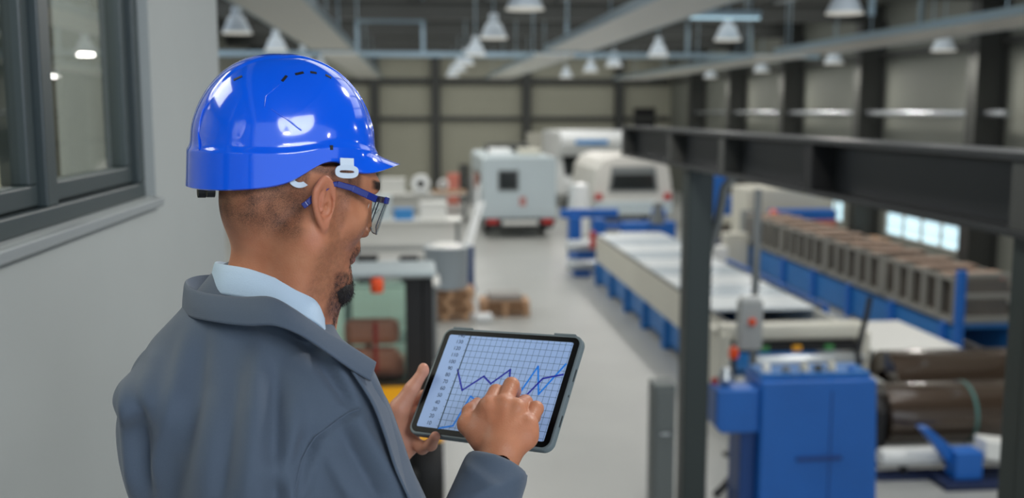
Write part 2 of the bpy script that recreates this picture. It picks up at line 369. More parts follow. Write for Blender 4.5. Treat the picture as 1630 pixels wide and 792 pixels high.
# overcab camper, front towards us
X0, X1 = at(892, 250, 41)[0], at(1003, 250, 41)[0]
t = thing('motorhome', 'bright white camper with bulging overcab bunk, facing us at the far end', 'motorhome', ((X0+X1)/2, 44, 0))
pr = [(41.0, 2.55), (40.9, 2.85), (41.25, 3.1), (42.2, 3.16), (47, 3.1), (47, .5), (42.6, .5), (42.6, 2.1), (41.6, 2.15)]
MB().prism(pr, X0, X1, 'x').build('body', M_rvw, t, bevel=.09)
MB().prism([(41.4, .5), (41.3, 1.1), (41.9, 1.3), (42.6, 2.1), (42.6, .5)], X0+.2, X1-.2, 'x').build('cab', M_rvw, t, bevel=.05)
MB().prism([(41.88, 1.34), (42.5, 2.06), (42.44, 2.1), (41.82, 1.37)], X0+.3, X1-.3, 'x').build('windscreen', M_glassd, t)
MB().box(X0+.6, X0+1.9, 40.88, 40.96, 2.62, 2.8).build('bunk_window', M_cyan, t, bevel=.02)
MB().box(X0+.2, X1-.2, 41.2, 41.4, .35, .62).build('bumper', M_dark, t, bevel=.03)
for x in (X0+.35, X1-.35):
    for y in (41.9, 45.6): wheel(t, x, y, .34)
# low camper with wide rear window
X0, X1 = at(944, 250, 34)[0], at(1072, 250, 34)[0]
t = thing('caravan', 'white camper van with wide rear window, left of the column', 'caravan', ((X0+X1)/2, 36, 0))
MB().prism([(X0, .45), (X1, .45), (X1, 1.2), (X1-.12, 2.0), (X1-.35, 2.33), (X1-.8, 2.45), (X0+.8, 2.45), (X0+.35, 2.33), (X0+.12, 2.0), (X0, 1.2)], 34, 38.8).build('body', mat('camper_cream', rgb(215,212,205), .4), t, bevel=.05)
wf = MB().prism([(X0+.52, 1.28), (X1-.52, 1.28), (X1-.62, 2.1), (X0+.62, 2.1)], 33.93, 34.0).build('rear_window', M_gray, t, bevel=.02)
MB().prism([(X0+.6, 1.34), (X1-.6, 1.34), (X1-.68, 1.85), (X0+.68, 1.85)], 33.9, 33.935).build('pane', M_glassd, wf, bevel=.02)
MB().box(X0+.05, X1-.05, 33.8, 34.0, .5, .95).build('bumper', M_rv, t, bevel=.04)
for s in (0, 1):
    xa = X0+.08 if s == 0 else X1-.3
    MB().box(xa, xa+.22, 33.9, 33.99, 1.0, 1.2).build('tail_light', M_red, t)
for x in (X0+.25, X1-.25): wheel(t, x, 37, .33)
p = at(922, 300, 32.6)
tag(MB().lathe([(0,0), (.34,0), (.36,.05), (.37,.9), (.3,1.6), (.15,1.66), (0,1.66)], (p[0], 32.6, 0), n=16).build('wrapped_parcel', M_rvw, smooth=True), 'tall white wrapped bundle standing left of the camper van', 'parcel')

# ------------------------------------------------------------------ long white table (conveyor 1)
TX0, TX1 = 4.12, 5.72
t = thing('conveyor_table', 'long white-topped conveyor table with cream side and blue base', 'conveyor', (4.9, 18, 0))
for k in range(9):
    y = 14.2+k*1.02
    MB().box(TX0+.02, TX1-.02, y, y+1.0, 1.08, 1.12).build('top_plate', mat('table_white', rgb(214,220,222), .3) if k % 2 == 0 else mat('table_grey', rgb(186,198,206), .25), t, bevel=.004)
MB().box(TX0, TX0+.04, 13.2, 23.4, .5, 1.1).box(TX1-.04, TX1, 13.2, 23.4, .5, 1.1).build('side_panel', M_cream, t, bevel=.005)
MB().box(TX0-.01, TX0+.03, 13.2, 23.4, 1.095, 1.125).build('edge_rail', M_dark, t)
MB().box(TX0+.02, TX0+.1, 13.2, 23.4, .1, .5).box(TX1-.1, TX1-.02, 13.2, 23.4, .1, .5).box(TX0+.1, TX1-.1, 13.2, 23.4, .4, .48).build('base_frame', M_blue2, t)
for k in range(7):
    y = 13.3+k*1.6
    for x in (TX0, TX1): MB().box(x-.07, x+.07, y, y+.22, 0, .5).build('leg', M_blue2, t, bevel=.01)
# blue forming stands at its far end
t = thing('forming_machine', 'open blue machine frame at the far end of the long table', 'machine', (5, 26, 0))
for i, (x0, x1, y0, y1, z0, z1) in enumerate(((3.75,4.15,24.2,24.6,0,.5),(3.7,5.2,26.2,26.5,1.2,1.42),(4.3,4.6,24.8,25.1,0,1.3),(5.0,6.3,24.6,25.0,.85,1.25),(3.8,4.9,24.2,24.5,.45,.62),(6.0,6.3,25.6,26,0,1.45),(3.9,4.2,26,26.4,0,1.25),(4.4,6.4,25.3,25.5,1.0,1.15),(5.3,5.5,24.0,24.3,0,1.0))):
    MB().box(x0, x1, y0, y1, z0, z1).build('frame_bar', M_blue, t, bevel=.02)
for x, y, z in ((3.9, 23.9, .3), (3.9, 23.9, .75), (4.6, 24.4, .75)):
    MB().lathe([(0,-.35), (.13,-.35), (.14,-.3), (.14,.3), (.13,.35), (0,.35)], (x, y+.3, z), 'x', 18).build('roller', M_steel, t, smooth=True)
MB().box(4.85, 5.9, 24.3, 24.55, .78, 1.02).build('cover', M_white, t, bevel=.02)
MB().lathe([(0,0), (.16,0), (.17,.1), (.1,.35), (.14,.5), (0,.55)], (5.75, 24.2, 1.25), n=14).build('motor', M_gray, t, smooth=True)
MB().box(4.02, 4.14, 23.55, 23.7, .75, 1.15).build('guard', M_red, t, bevel=.01)
# cream end machine across the table
t = thing('shearing_machine', 'cream cross machine with white rollers at the near end of the long table', 'machine', (4.9, 12.9, 0))
zt = at(1250, 513, 12.6)[2]; xa, xb = at(1142, 520, 12.6)[0], at(1376, 520, 12.6)[0]
MB().box(xa, xb, 12.5, 12.75, zt-.22, zt).build('cross_beam', M_cream, t, bevel=.06)
for x in (xa, xb-.12): MB().box(x, x+.12, 12.4, 13.1, 0, zt-.1).build('end_plate', M_cream, t, bevel=.02)
MB().lathe([(0,0), (.06,0), (.07,.02), (.07,xb-xa-.5), (.06,xb-xa-.48), (0,xb-xa-.48)], (xa+.35, 12.3, zt-.42), 'x', 16).build('roller', M_steel, t, smooth=True)
MB().box(xa+.15, xb-.15, 12.45, 12.8, zt-.34, zt-.24).build('blade_slot', M_black, t)
for k, m in enumerate((M_green, M_yellow, M_green)):
    MB().box(xa+.5+k*.42, xa+.62+k*.42, 12.4, 12.45, zt-.33, zt-.26).build('guide_block', m, t, bevel=.008)
MB().box(xa+.1, xb-.05, 11.75, 12.3, zt-.66, zt-.6).build('feed_table', mat('feed_grey', rgb(178,180,176), .35), t, bevel=.01)
MB().box(xa+.1, xb-.05, 11.7, 11.78, zt-.8, zt-.66).build('front_rail', M_white, t)
for x in (xa+.15, xb-.25): MB().box(x, x+.12, 11.8, 11.92, 0, zt-.66).build('leg', M_blue2, t)
# sheets lying right of the machine
z = .75; xa, xb = 6.05, 7.3
t = thing('sheet_stack', 'low stack of white sheets between the cream machine and the blue conveyor', 'sheets', (6.9, 14, 0))
MB().box(xa, xb, 12.6, 14.9, z-.06, z).build('sheet', M_white, t, bevel=.004)
MB().box(xa+.05, xb-.02, 12.7, 14.8, z-.16, z-.07).build('sheet', M_rv, t, bevel=.004)
for y in (12.9, 14.5): MB().box(xa+.1, xb-.1, y, y+.1, 0, z-.16).build('support', M_blue2, t)
# control post
p = at(1205, 300, 11.6); x = p[0]
t = thing('control_post', 'thin grey post carrying a control box with an orange button', 'control post', (x, 11.6, 0))
MB().tube([(x, 11.55, .01), (x, 11.55, p[2])], .045, 10).build('pole', M_gray, t, smooth=True)
zb, zt2 = at(1190, 555, 11.4)[2], at(1190, 478, 11.4)[2]; xa, xb = at(1176, 500, 11.4)[0], at(1212, 500, 11.4)[0]
MB().box(xa, xb, 11.33, 11.5, zb, zt2).build('control_box', mat('box_grey', rgb(170,172,168), .5), t, bevel=.015)
MB().lathe([(0,0), (.045,0), (.045,-.03), (.03,-.045), (0,-.045)], ((xa+xb)/2, 11.33, at(1190, 510, 11.4)[2]), 'y', 14).build('button', M_orange, t, smooth=True)
MB().box(xa+.02, xb-.02, 11.36, 11.47, zt2, zt2+.05).build('lid', M_white, t, bevel=.01)
MB().lathe([(0,0), (.14,0), (.14,.02), (0,.02)], (x, 11.55, 0), n=16).build('base', M_gray, t)
p = at(1168, 560, 11.2)
t = thing('warning_beacon', 'orange beacon on a dark stand left of the control box', 'beacon', (p[0], 11.2, 0))
MB().lathe([(0,0), (.05,0), (.055,.02), (.055,.1), (.03,.13), (0,.13)], (p[0], 11.2, p[2]-.07), n=16).build('lens', M_orange, t, smooth=True)
MB().tube([(p[0], 11.2, 0), (p[0], 11.2, p[2]-.07)], .03, 8).lathe([(0,0), (.1,0), (.1,.02), (0,.02)], (p[0], 11.2, 0), n=12).build('stand', M_dark, t, smooth=True)
# blue machine housing in the near right
Y = 9.3
xa, xb = at(1214, 610, Y)[0], at(1396, 610, Y)[0]; zt = at(1300, 606, Y)[2]
t = thing('uncoiler_housing', 'tall bright blue machine cabinet beside the brown steel coil', 'machine', ((xa+xb)/2, Y+.6, 0))
MB().prism([(xa, 0), (xb+.06, 0), (xb, zt), (xa, zt)], Y, Y+.55).build('cabinet', M_blue, t, bevel=.02)
MB().box(xa+.68, xa+.69, Y-.006, Y, .1, zt-.1).build('door_seam', mat('seam_blue', rgb(18,58,120), .5), t)
MB().box(xa+.35, xa+.8, Y-.03, Y, zt-.78, zt-.74).build('handle_rail', mat('seam_blue', rgb(18,58,120), .5), t, bevel=.008)
MB().box(xa-.16, xa, Y+.12, Y+.5, 0, zt-.3).build('side_cabinet', mat('deep_blue', rgb(20,64,125), .45), t, bevel=.02)
xc = at(1143, 640, Y)[0]; zc1, zc0 = at(1180, 622, Y)[2], at(1180, 692, Y)[2]
MB().prism([(xc, zc0+.06), (xc+.06, zc0), (xa, zc0), (xa, zc1), (xc, zc1)], Y+.05, Y+.35).build('switch_box', M_blue, t, bevel=.02)
MB().box(xa+.02, xb-.02, Y+.1, Y+.5, zt, zt+.05).build('top_tray', M_blue2, t, bevel=.01)
for k, (dx, m, h) in enumerate(((.1, M_white, .12), (.3, M_gray, .08), (.48, M_cream, .11), (.62, M_dark, .09), (.75, M_cream, .12), (.95, M_blue, .07))):
    MB().lathe([(0,0), (.045,0), (.05,.02), (.04,h), (.02,h+.02), (0,h+.02)], (xa+dx, Y+.2, zt), n=12).build('fitting', m, t, smooth=True)
p = at(1168, 592, Y)
MB().lathe([(0,-.05), (.05,-.05), (.08,0), (.05,.1), (0,.12)], (p[0], Y+.25, zc1+.06), n=12).build('valve', M_steel, t, smooth=True)
MB().lathe([(0,0), (.035,0), (.035,.05), (0,.06)], (xc+.05, Y+.3, zc1), n=10).build('red_knob', M_red, t, smooth=True)
# cable arcing over it
P = [at(1385, 472, 9.9), at(1380, 500, 9.88), at(1372, 530, 9.84), at(1365, 565, 9.8)]
tag(MB().tube([*P, (P[-1][0], 9.75, zt+.02)], .03, 8).build('hose', M_black, smooth=True), 'black hose rising from the top of the blue cabinet', 'hose')
P = [at(1160, 800, 9.9), at(1175, 775, 10.0), at(1195, 760, 10.1)]
P = [(3.0, 9.9, .036), (3.1, 9.95, .1), (3.2, 10.1, .12), (3.3, 10.3, .036)]
tag(MB().tube(P, .035, 8).build('hose', M_black, smooth=True), 'black hose at the floor left of the blue cabinet', 'hose')
# brown coil
Yc = 10.9
xa, xb = at(1400, 640, Yc)[0], at(1400, 640, Yc)[0]+1.7; zc = at(1500, 655, Yc)[2]; R = .345
t = thing('steel_coil', 'large shiny brown steel coil lying crosswise beside the blue cabinet', 'coil', ((xa+xb)/2, Yc, 0))
MB().lathe([(.22,.0), (R,0), (R,.5), (R,1.2), (R,1.7), (.22,1.7), (.22,0)], (xa, Yc, zc), 'x', 64).build('wound_sheet', M_coil, t, smooth=True)
MB().lathe([(.21,-.12), (.22,-.12), (.22,1.82), (.1,1.82), (.1,-.12)], (xa, Yc, zc), 'x', 32).build('mandrel', M_black, t, smooth=True)
MB().lathe([(R+.004,0), (R+.006,0), (R+.006,.04), (R+.004,.04)], (xa+.95, Yc, zc), 'x', 64).build('strap', mat('strap_green', rgb(70,110,105), .4), t, smooth=True)
for x in (xa-.12, xb+.02): MB().box(x, x+.1, Yc-.25, Yc+.25, 0, zc+.1).build('stand', M_black, t, bevel=.02)
# second coil behind giving the upper stripe
t2 = thing('steel_coil', 'second brown steel coil lying behind the large one', 'coil', ((xa+xb)/2, 12.1, 0))
MB().lathe([(.2,0), (.44,0), (.44,.9), (.44,1.77), (.2,1.77), (.2,0)], (xa+.60, 12.1, .52), 'x', 64).build('wound_sheet', M_coil, t2, smooth=True)
for x in (xa+.8, xa+2.1): MB().box(x, x+.15, 11.85, 12.35, 0, .12).build('cradle', M_blue2, t2, bevel=.02)
# white rolls and blue bits below the coil
x0_ = at(1400, 727, 10.32)[0]; zr_ = at(1400, 727, 10.32)[2]
tag(MB().box(x0_-.05, x0_+1.5, 10.21, 10.43, 0, .05).build('floor_plate', mat('navy', rgb(20,36,72), .5), bevel=.01), 'dark navy base plate under the wrapped rolls', 'base plate')
for i, (px0, px1, py, Yr, r, lab) in enumerate(((1400, 1590, 727, 10.32, .10, 'white wrapped roll lying under the brown coil'), (1402, 1478, 772, 10.3, .10, 'pale steel roll on the floor right of the blue cabinet'))):
    a, b = at(px0, py, Yr), at(px1, py, Yr)
    t = thing('wrapped_roll', lab, 'roll', ((a[0]+b[0])/2, Yr, .05))
    MB().lathe([(0,0), (r*.9,0), (r,.02), (r,b[0]-a[0]-.02), (r*.9,b[0]-a[0]), (0,b[0]-a[0])], (a[0], Yr, a[2]), 'x', 24).build('roll', M_white if i == 0 else M_steel, t, smooth=True)
    for f in (.2, .8):
        x = a[0]+(b[0]-a[0])*f; MB().box(x-.03, x+.03, Yr-.04, Yr+.04, .05, a[2]-r*.9).build('stand', M_black, t)
a = at(1480, 750, 10.3)
t = thing('coil_car', 'blue low trolley with slanted arm under the coil', 'trolley', (a[0]+.1, 10.3, 0))
MB().prism([(a[0]-.25, .62), (a[0]-.16, .62), (a[0]+.35, .2), (a[0]+.35, .08), (a[0]+.2, .08)], 10.05, 10.19).build('arm', M_blue, t, bevel=.01)
MB().box(a[0]+.1, a[0]+.4, 9.95, 10.2, .08, .38).build('body', M_blue, t, bevel=.02)
MB().box(a[0]-.05, a[0]+.9, 9.85, 10.2, 0, .08).build('base', mat('navy', rgb(20,36,72), .5), t, bevel=.01)
MB().prism([(a[0]+.42, .3), (a[0]+1.0, .2), (a[0]+1.0, .42), (a[0]+.42, .5)], 9.95, 10.2).build('white_cover', M_white, t, bevel=.01)
# grey cabinet by the column
p0, p1 = at(1042, 620, 9.2), at(1073, 620, 9.2); zt = p0[2]+.04
t = thing('switch_cabinet', 'narrow grey cabinet standing left of the mid-hall column', 'cabinet', ((p0[0]+p1[0])/2, 9.3, 0))
MB().box(p0[0], p1[0]+.02, 9.2, 9.45, 0, zt).build('body', mat('cab_grey', rgb(98,104,103), .5), t, bevel=.01)
MB().box(p0[0]+.02, p1[0], 9.185, 9.2, .95, zt-.05).build('door', mat('cab_grey', rgb(98,104,103), .5), t, bevel=.006)
MB().box(p0[0]+.02, p1[0], 9.185, 9.2, .08, .9).build('door', mat('cab_grey', rgb(98,104,103), .5), t, bevel=.006)
MB().box(p0[0]+.06, p1[0]-.04, 9.17, 9.187, .915, .935).build('handle', M_steel, t)

# ------------------------------------------------------------------ blue conveyor with the racks
CX0, CX1 = 8.3, 9.35
t = thing('roller_conveyor', 'long deep blue conveyor base along the right wall', 'conveyor', (8.8, 22, 0))
MB().box(CX0, CX0+.08, 15.1, 26.2, .05, .62).box(CX1-.08, CX1, 15.1, 26.2, .05, .62).box(CX0, CX1, 15.1, 26.2, .56, .62).build('side_beam', M_blue2, t, bevel=.01)
for y in np.arange(15.3, 26.2, 1.8): MB().box(CX0-.08, CX0, y, y+.14, 0, .615).build('leg', M_blue, t, bevel=.01)
MB().box(CX1, CX1+.5, 15.2, 15.6, .0, .6).build('drive_box', M_blue2, t, bevel=.02)
MB().lathe([(0,0), (.14,0), (.15,.02), (.15,.5), (0,.52)], (CX1+.22, 14.9, .4), 'y', 16).build('motor', M_blue, t, smooth=True)
t = thing('conveyor_end_stand', 'tall blue upright frame closing the near end of the racks', 'stand', (8.8, 14.95, 0))
for x in (CX0+.0, CX1-.0): MB().box(x-.06, x+.06, 14.9, 15.02, 0, 1.5).build('post', M_blue, t, bevel=.01)
for z in (.75, 1.1, 1.42): MB().box(CX0+.06, CX1-.06, 14.93, 14.99, z-.03, z+.03).build('cross_bar', M_rack, t)
for i, y in enumerate(np.arange(15.15, 25, 2.6)):
    lab = ['nearest', 'second nearest', 'third nearest', 'farthest'][i]+' grey rack of upright boards standing on the blue conveyor'
    t = thing('board_rack', lab, 'rack', ((CX0+CX1)/2, y+1.2, .62), 'racks on the blue conveyor')
    MB().box(CX0+.02, CX1-.02, y, y+2.5, .62, .70).box(CX0+.02, CX0+.06, y, y+2.5, 1.28, 1.34).box(CX1-.06, CX1-.02, y, y+2.5, 1.28, 1.34).build('frame', M_rack, t)
    for k in range(6):
        yy = y+k*.488
        MB().box(CX0+.0, CX0+.07, yy, yy+.07, .7, 1.36).build('upright', M_rack, t)
    for k in range(10):
        yy = y+.08+k*.24; MB().box(CX0+.1, CX1-.12, yy, yy+.05, .7, 1.3).build('board', M_rackd, t)
    for k in range(3):
        yy = y+.3+k*.8; MB().box(CX0+.05, CX1-.05, yy, yy+.35, 1.34, 1.37).build('wood_batten', M_batt, t)
# far group behind the conveyors
GY = 27.4
xa, xb = at(1232, 343, GY)[0], at(1332, 343, GY)[0]; za, zb, zc = at(1280, 334, GY)[2], at(1280, 350, GY)[2], at(1280, 363, GY)[2]
t = thing('loading_gantry', 'cream machine with blue top beam and red base beyond the racks', 'machine', (xa, GY, 0))
MB().box(xa, xb, GY, GY+.5, zb, za).build('blue_beam', M_blue, t, bevel=.03)
MB().box(xa+.5, xb, GY, GY+.5, zc, zb).build('red_base', mat('salmon', rgb(190,110,95), .5), t, bevel=.02)
MB().box(xa-.5, min(xb+.3, 11.9), GY+.9, GY+2.3, 0, at(1280, 302, GY)[2]).build('cream_body', M_cream, t, bevel=.08)
MB().box(xa, xb, GY+.03, GY+.45, 0, zc).build('plinth', M_rackd, t)
p = at(1234, 375, 26.6)
tag(MB().prism([(p[0]-.12, .0), (p[0]+.1, 0), (p[0]+.12, 1.2), (p[0]-.05, 1.35), (p[0]-.14, 1.2)], 26.5, 26.8).build('safety_guard', M_orange, bevel=.03), 'bright orange upright guard at the far end of the racks', 'guard')
xa = at(1140, 320, 30)[0]
t = thing('press_machine', 'dark blue machine beyond the bracket of the mid-hall column', 'machine', (xa, 30, 0))
MB().box(xa, xa+.5, 30.6, 31.4, 0, 2.0).build('tower', M_blue, t, bevel=.03)
MB().box(xa+.5, xa+1.3, 30.7, 31.4, 0, 1.35).build('body', M_blue, t, bevel=.03)
MB().box(xa+.1, xa+1.2, 30.2, 30.6, .55, .8).build('bed', M_cream, t, bevel=.03)
MB().box(xa+.2, xa+1.0, 30.3, 30.5, 0, .55).build('plinth', M_rackd, t)
t = thing('feed_frame', 'low navy frame behind the far end of the blue roller track', 'machine', (8, 26.8, 0))
MB().box(7.4, 8.9, 26.7, 27.1, .1, .5).build('beam', mat('navy', rgb(20,36,72), .5), t, bevel=.03)
for x in (7.45, 8.7): MB().box(x, x+.12, 26.75, 27.05, 0, .1).build('foot', M_dark, t)
t = thing('roller_track', 'low blue roller track right behind the long table', 'conveyor', (6.6, 22, 0))
MB().box(6.25, 6.33, 17.5, 23.4, .35, .5).box(7.2, 7.28, 17.5, 23.4, .35, .5).build('rail', M_blue, t)
for k in range(14): MB().lathe([(0,0), (.05,0), (.05,.87), (0,.87)], (6.33, 17.7+k*.4, .43), 'x', 10).build('roller', M_dark, t, smooth=True)
for y in (18, 20.5, 23):
    for x in (6.22, 7.17): MB().box(x, x+.14, y, y+.15, 0, .35).build('leg', M_blue, t)
rnd = random.Random(4)
for i, (px, Yb, w, h, m, lab) in enumerate(((1175, 25, .6, .9, M_cream, 'cream machine cover left of the control post'), (1200, 27.6, .5, 1.2, M_gray, 'grey electrical cabinet behind the control post'), (1150, 23.6, .35, .75, M_white, 'small white crate beside the blue roller track'))):
    p = at(px, 330, Yb); t = thing('machine_box', lab, 'cabinet', (p[0], Yb, 0))
    MB().box(p[0]-w/2, p[0]+w/2, Yb, Yb+.4, 0.05, h).build('body', m, t, bevel=.03)
    MB().box(p[0]-w/2+.04, p[0]+w/2-.04, Yb-.015, Yb, .12, h-.08).build('door', m, t, bevel=.01)
    MB().box(p[0]-w/2+.03, p[0]+w/2-.03, Yb+.03, Yb+.37, 0, .05).build('plinth', M_dark, t)
# low shelving under the windows at the right wall
t = thing('storage_shelf', 'long low dark shelf under the windows of the right wall', 'shelf', (11.5, 21, 0))
for y in np.arange(16.5, 26, 2.3):
    for x in (11.1, 11.75): MB().box(x, x+.05, y, y+.06, 0, .4).build('upright', M_rack, t)
MB().box(11.1, 11.8, 16.4, 26.0, .4, .44).box(11.1, 11.8, 16.4, 26.0, .08, .11).build('shelf_board', M_rackd, t)
on = ('nearest', 'second', 'third', 'fourth', 'fifth', 'sixth', 'last')
for i in range(7):
    y = 16.7+i*1.3; h = rnd.uniform(.14, .3)
    t = thing('storage_box', '%s of the boxes along the low shelf by the right wall, %s' % (on[i], ('raw wood', 'dark brown', 'reddish brown')[i % 3]), 'box', (11.45, y+.4, .44), 'boxes on the low shelf')
    MB().box(11.2, 11.7, y, y+.9, .44, .44+h).build('body', (M_wood, M_rackd, M_brown)[i % 3], t, bevel=.01)
    MB().box(11.19, 11.71, y-.01, y+.91, .44+h, .47+h).build('lid', (M_wood, M_rackd, M_brown)[i % 3], t, bevel=.008)

# ------------------------------------------------------------------ left: compact loader
Y0 = 9.6
xl, xr = at(505, 430, Y0)[0]-.12, at(689, 430, Y0)[0]
t = thing('compact_loader', 'yellow compact loader with dark glazed cab and light grey roof, seen from behind', 'vehicle', ((xl+xr)/2, Y0+.8, 0))
zr = at(600, 432, Y0)[2]
MB().box(xl-.02, xr+.03, Y0-.05, Y0+.70, zr-.065, zr).build('roof', mat('roof_grey', rgb(165,176,178), .45), t, bevel=.035)
zb = 1.35
for x, y in ((xl, Y0), (xr-.1, Y0), (xl, Y0+.6), (xr-.1, Y0+.6)):
    MB().bar((x+.05, y+.05, zb-.3), (x+.05, y+.05, zr-.08), .1).build('cab_post', M_black, t, bevel=.01)
MB().box(xr-.26, xr-.1, Y0+.0, Y0+.1, zb-.2, zr-.06).build('pillar_cover', M_black, t, bevel=.015)
MB().box(xl+.08, xr-.24, Y0+.03, Y0+.04, zb, zr-.1).build('rear_window', M_cabglass, t)
MB().box(xl+.03, xl+.04, Y0+.1, Y0+.6, zb, zr-.1).build('side_window', M_cabglass, t)
MB().box(xr-.04, xr-.03, Y0+.1, Y0+.6, zb, zr-.1).build('side_window', M_cabglass, t)
MB().box(xl+.08, xr-.08, Y0+.66, Y0+.67, zb-.2, zr-.1).build('windscreen', M_cabglass, t)
MB().prism([(xl+.05, .95), (xr-.05, .95), (xr-.05, zb), (xl+.05, zb)], Y0+.02, Y0+.7).build('cab_base', M_black, t, bevel=.02)
for z in (1.42, 1.70): MB().box(xl+.34, xr-.32, Y0+.12, Y0+.28, z, z+.25).build('seat_back', M_brown, t, bevel=.07)
MB().box(xl+.62, xl+.66, Y0+.10, Y0+.118, 1.45, 1.93).build('seat_belt', M_red, t)
MB().box(xl+.25, xr-.28, Y0+.26, Y0+.5, zb, 1.55).build('seat', M_brown, t, bevel=.05)
MB().tube([(xl+.55, Y0+.6, 1.35), (xl+.55, Y0+.55, 1.7)], .03, 8).lathe([(.17,-.01), (.19,0), (.17,.012), (.15,0), (.17,-.01)], (xl+.55, Y0+.54, 1.71), n=20).build('steering_wheel', M_black, t, smooth=True)
pb = at(600, 453, Y0-.06)
MB().lathe([(0,-.065), (.055,-.065), (.06,-.05), (.06,.05), (.045,.065), (0,.07)], (pb[0], Y0-.08, pb[2]), n=16).build('beacon', M_orange, t, smooth=True)
MB().box(pb[0]-.03, pb[0]+.03, Y0-.08, Y0-.04, pb[2]+.05, zr-.03).build('beacon_bracket', M_dark, t)
MB().prism([(Y0-.5, 1.12), (Y0-.45, 1.2), (Y0-.1, 1.34), (Y0, 1.34), (Y0, 1.05), (Y0-.5, 1.05)], xl+.1, xr-.22, 'x').build('engine_hood', M_yellow, t, bevel=.03)
MB().box(xl+.1, xr-.22, Y0-.5, Y0, .35, 1.05).build('radiator_grille', M_black, t, bevel=.03)
for sx in (0, 1):
    x = xl-.06 if sx == 0 else xr-.22
    MB().prism([(Y0-.55, .95), (Y0-.35, 1.18), (Y0+.1, 1.28), (Y0+.5, 1.18), (Y0+.7, .95), (Y0+.6, .95), (Y0+.4, 1.1), (Y0+.1, 1.18), (Y0-.3, 1.1), (Y0-.45, .95)], x, x+.3, 'x').build('mudguard', M_yellow, t, bevel=.02)
    wheel(t, x+.15, Y0+.1, .5, .3)
    wheel(t, x+.15, Y0+1.6, .5, .3)
MB().box(xl+.15, xr-.15, Y0-.3, Y0+2.2, .3, .95).build('chassis', M_black, t, bevel=.04)
MB().box(xl+.1, xr-.16, Y0-.7, Y0-.5, .4, .72).build('counterweight', M_black, t, bevel=.04)
# ------------------------------------------------------------------ left: pallets, drum, bench
def pallet(x, y, z, lab, w=1.2, d=.8, grp='wooden pallets near the aisle'):
    t = thing('pallet', lab, 'pallet', (x, y, z), grp, local=True)
    for k in range(5): MB().box(-w/2, w/2, -d/2+k*d/5+.01, -d/2+(k+1)*d/5-.02, .11, .135).build('deck_board', M_wood, t)
    for k in (-1, 0, 1): MB().box(-w/2, w/2, k*(d/2-.05)-.04, k*(d/2-.05)+.04, 0, .02).build('bottom_board', M_wood, t)
    for k in (-1, 0, 1):
        for j in (-1, 0, 1): MB().box(k*(w/2-.06)-.05, k*(w/2-.06)+.05, j*(d/2-.05)-.04, j*(d/2-.05)+.04, .02, .11).build('block', M_wood, t)
    return t
px_, _, _ = at(712, 480, 19.4)
for k in range(4):
    pallet(px_+(-.04, .05, -.02, .06)[k], 19.6, k*.14, 'wooden pallet under the grey drum, %s of the stack' % ('lowest', 'second from bottom', 'third from bottom', 'top')[k], .9)
xq = px_+1.12
for k in range(2): pallet(xq, 19.9, k*.14, 'wooden pallet right of the drum stack, %s one' % ('lower', 'upper')[k], .95)
tag(MB().box(xq-.32, xq+.34, 19.6, 20.2, .28, .40).build('grey_bundle', mat('pallet_grey', rgb(150,145,140), .6), bevel=.03), 'flat grey bundle on the low pallets right of the drum', 'bundle')
zd = .56
t = thing('drum', 'large light grey drum standing on stacked pallets', 'drum', (px_, 19.6, zd))
MB().lathe([(0,.0), (.36,0), (.40,.03), (.43,.78), (.45,.80), (.43,.82), (.41,.80), (.37,.05), (0,.05)], (px_, 19.6, zd), n=36).build('shell', M_silver, t, smooth=True)
MB().lathe([(0,.78), (.2,.86), (.41,.79), (.2,.70), (0,.7)], (px_, 19.6, zd), n=24).build('bag_liner', M_white, t, smooth=True)
tag(MB().box(xq-.62, xq-.28, 18.95, 19.2, 0.0, .16).build('scrap_bag', M_rvw, bevel=.06), 'small white bag on the floor in front of the pallets', 'bag')
x = at(753, 410, 22.5)[0]
t = thing('pallet_jack', 'dark blue hand truck behind the grey drum', 'hand truck', (x, 22.5, 0))
MB().box(x-.12, x+.02, 22.4, 22.55, .1, 1.0).build('mast', mat('truck_blue', rgb(30,60,110), .4), t, bevel=.02)
MB().box(x-.25, x+.05, 22.3, 22.7, .03, .12).build('base', mat('truck_blue', rgb(30,60,110), .4), t, bevel=.02)
MB().box(x-.2, x-.1, 22.4, 22.5, .9, 1.05).build('handle', M_white, t, bevel=.01)
def bench(px0, px1, Yb, ztop, lab):
    a, b = at(px0, 400, Yb)[0], at(px1, 400, Yb)[0]
    t = thing('workbench', lab, 'workbench', ((a+b)/2, Yb, 0))
    MB().box(a, b, Yb, Yb+.9, ztop-.06, ztop).build('bench_top', M_white, t, bevel=.01)
    for x in (a+.05, b-.12):
        for y in (Yb+.05, Yb+.8): MB().box(x, x+.07, y, y+.07, 0, ztop-.06).build('leg', M_gray, t)
    MB().box(a+.1, b-.1, Yb+.1, Yb+.8, .3, .34).build('shelf_board', M_gray, t)
    return a, b
bench(540, 700, 16, 1.25, 'white workbench just behind the loader cab')
bench(560, 735, 27, 1.1, 'white workbench in the second row left of the drum')
bench(590, 745, 37, 1.0, 'long pale workbench in the farthest row on the left')
def crate(px, py, Yb, w, d, h, m, lab, cat, zbase, name='box'):
    p = at(px, py, Yb); t = thing(name, lab, cat, (p[0], Yb, zbase))
    MB().box(p[0]-w/2, p[0]+w/2, Yb, Yb+d, zbase, zbase+h*.86).build('body', m, t, bevel=.02)
    MB().box(p[0]-w/2-.012, p[0]+w/2+.012, Yb-.012, Yb+d+.012, zbase+h*.86, zbase+h).build('lid', m, t, bevel=.012)
crate(584, 412, 16.1, .30, .3, .42, M_black, 'black box on the bench behind the loader cab, left one', 'box', 1.25)
crate(617, 405, 16.2, .28, .3, .35, M_white, 'white box between two black boxes on the bench', 'box', 1.25)
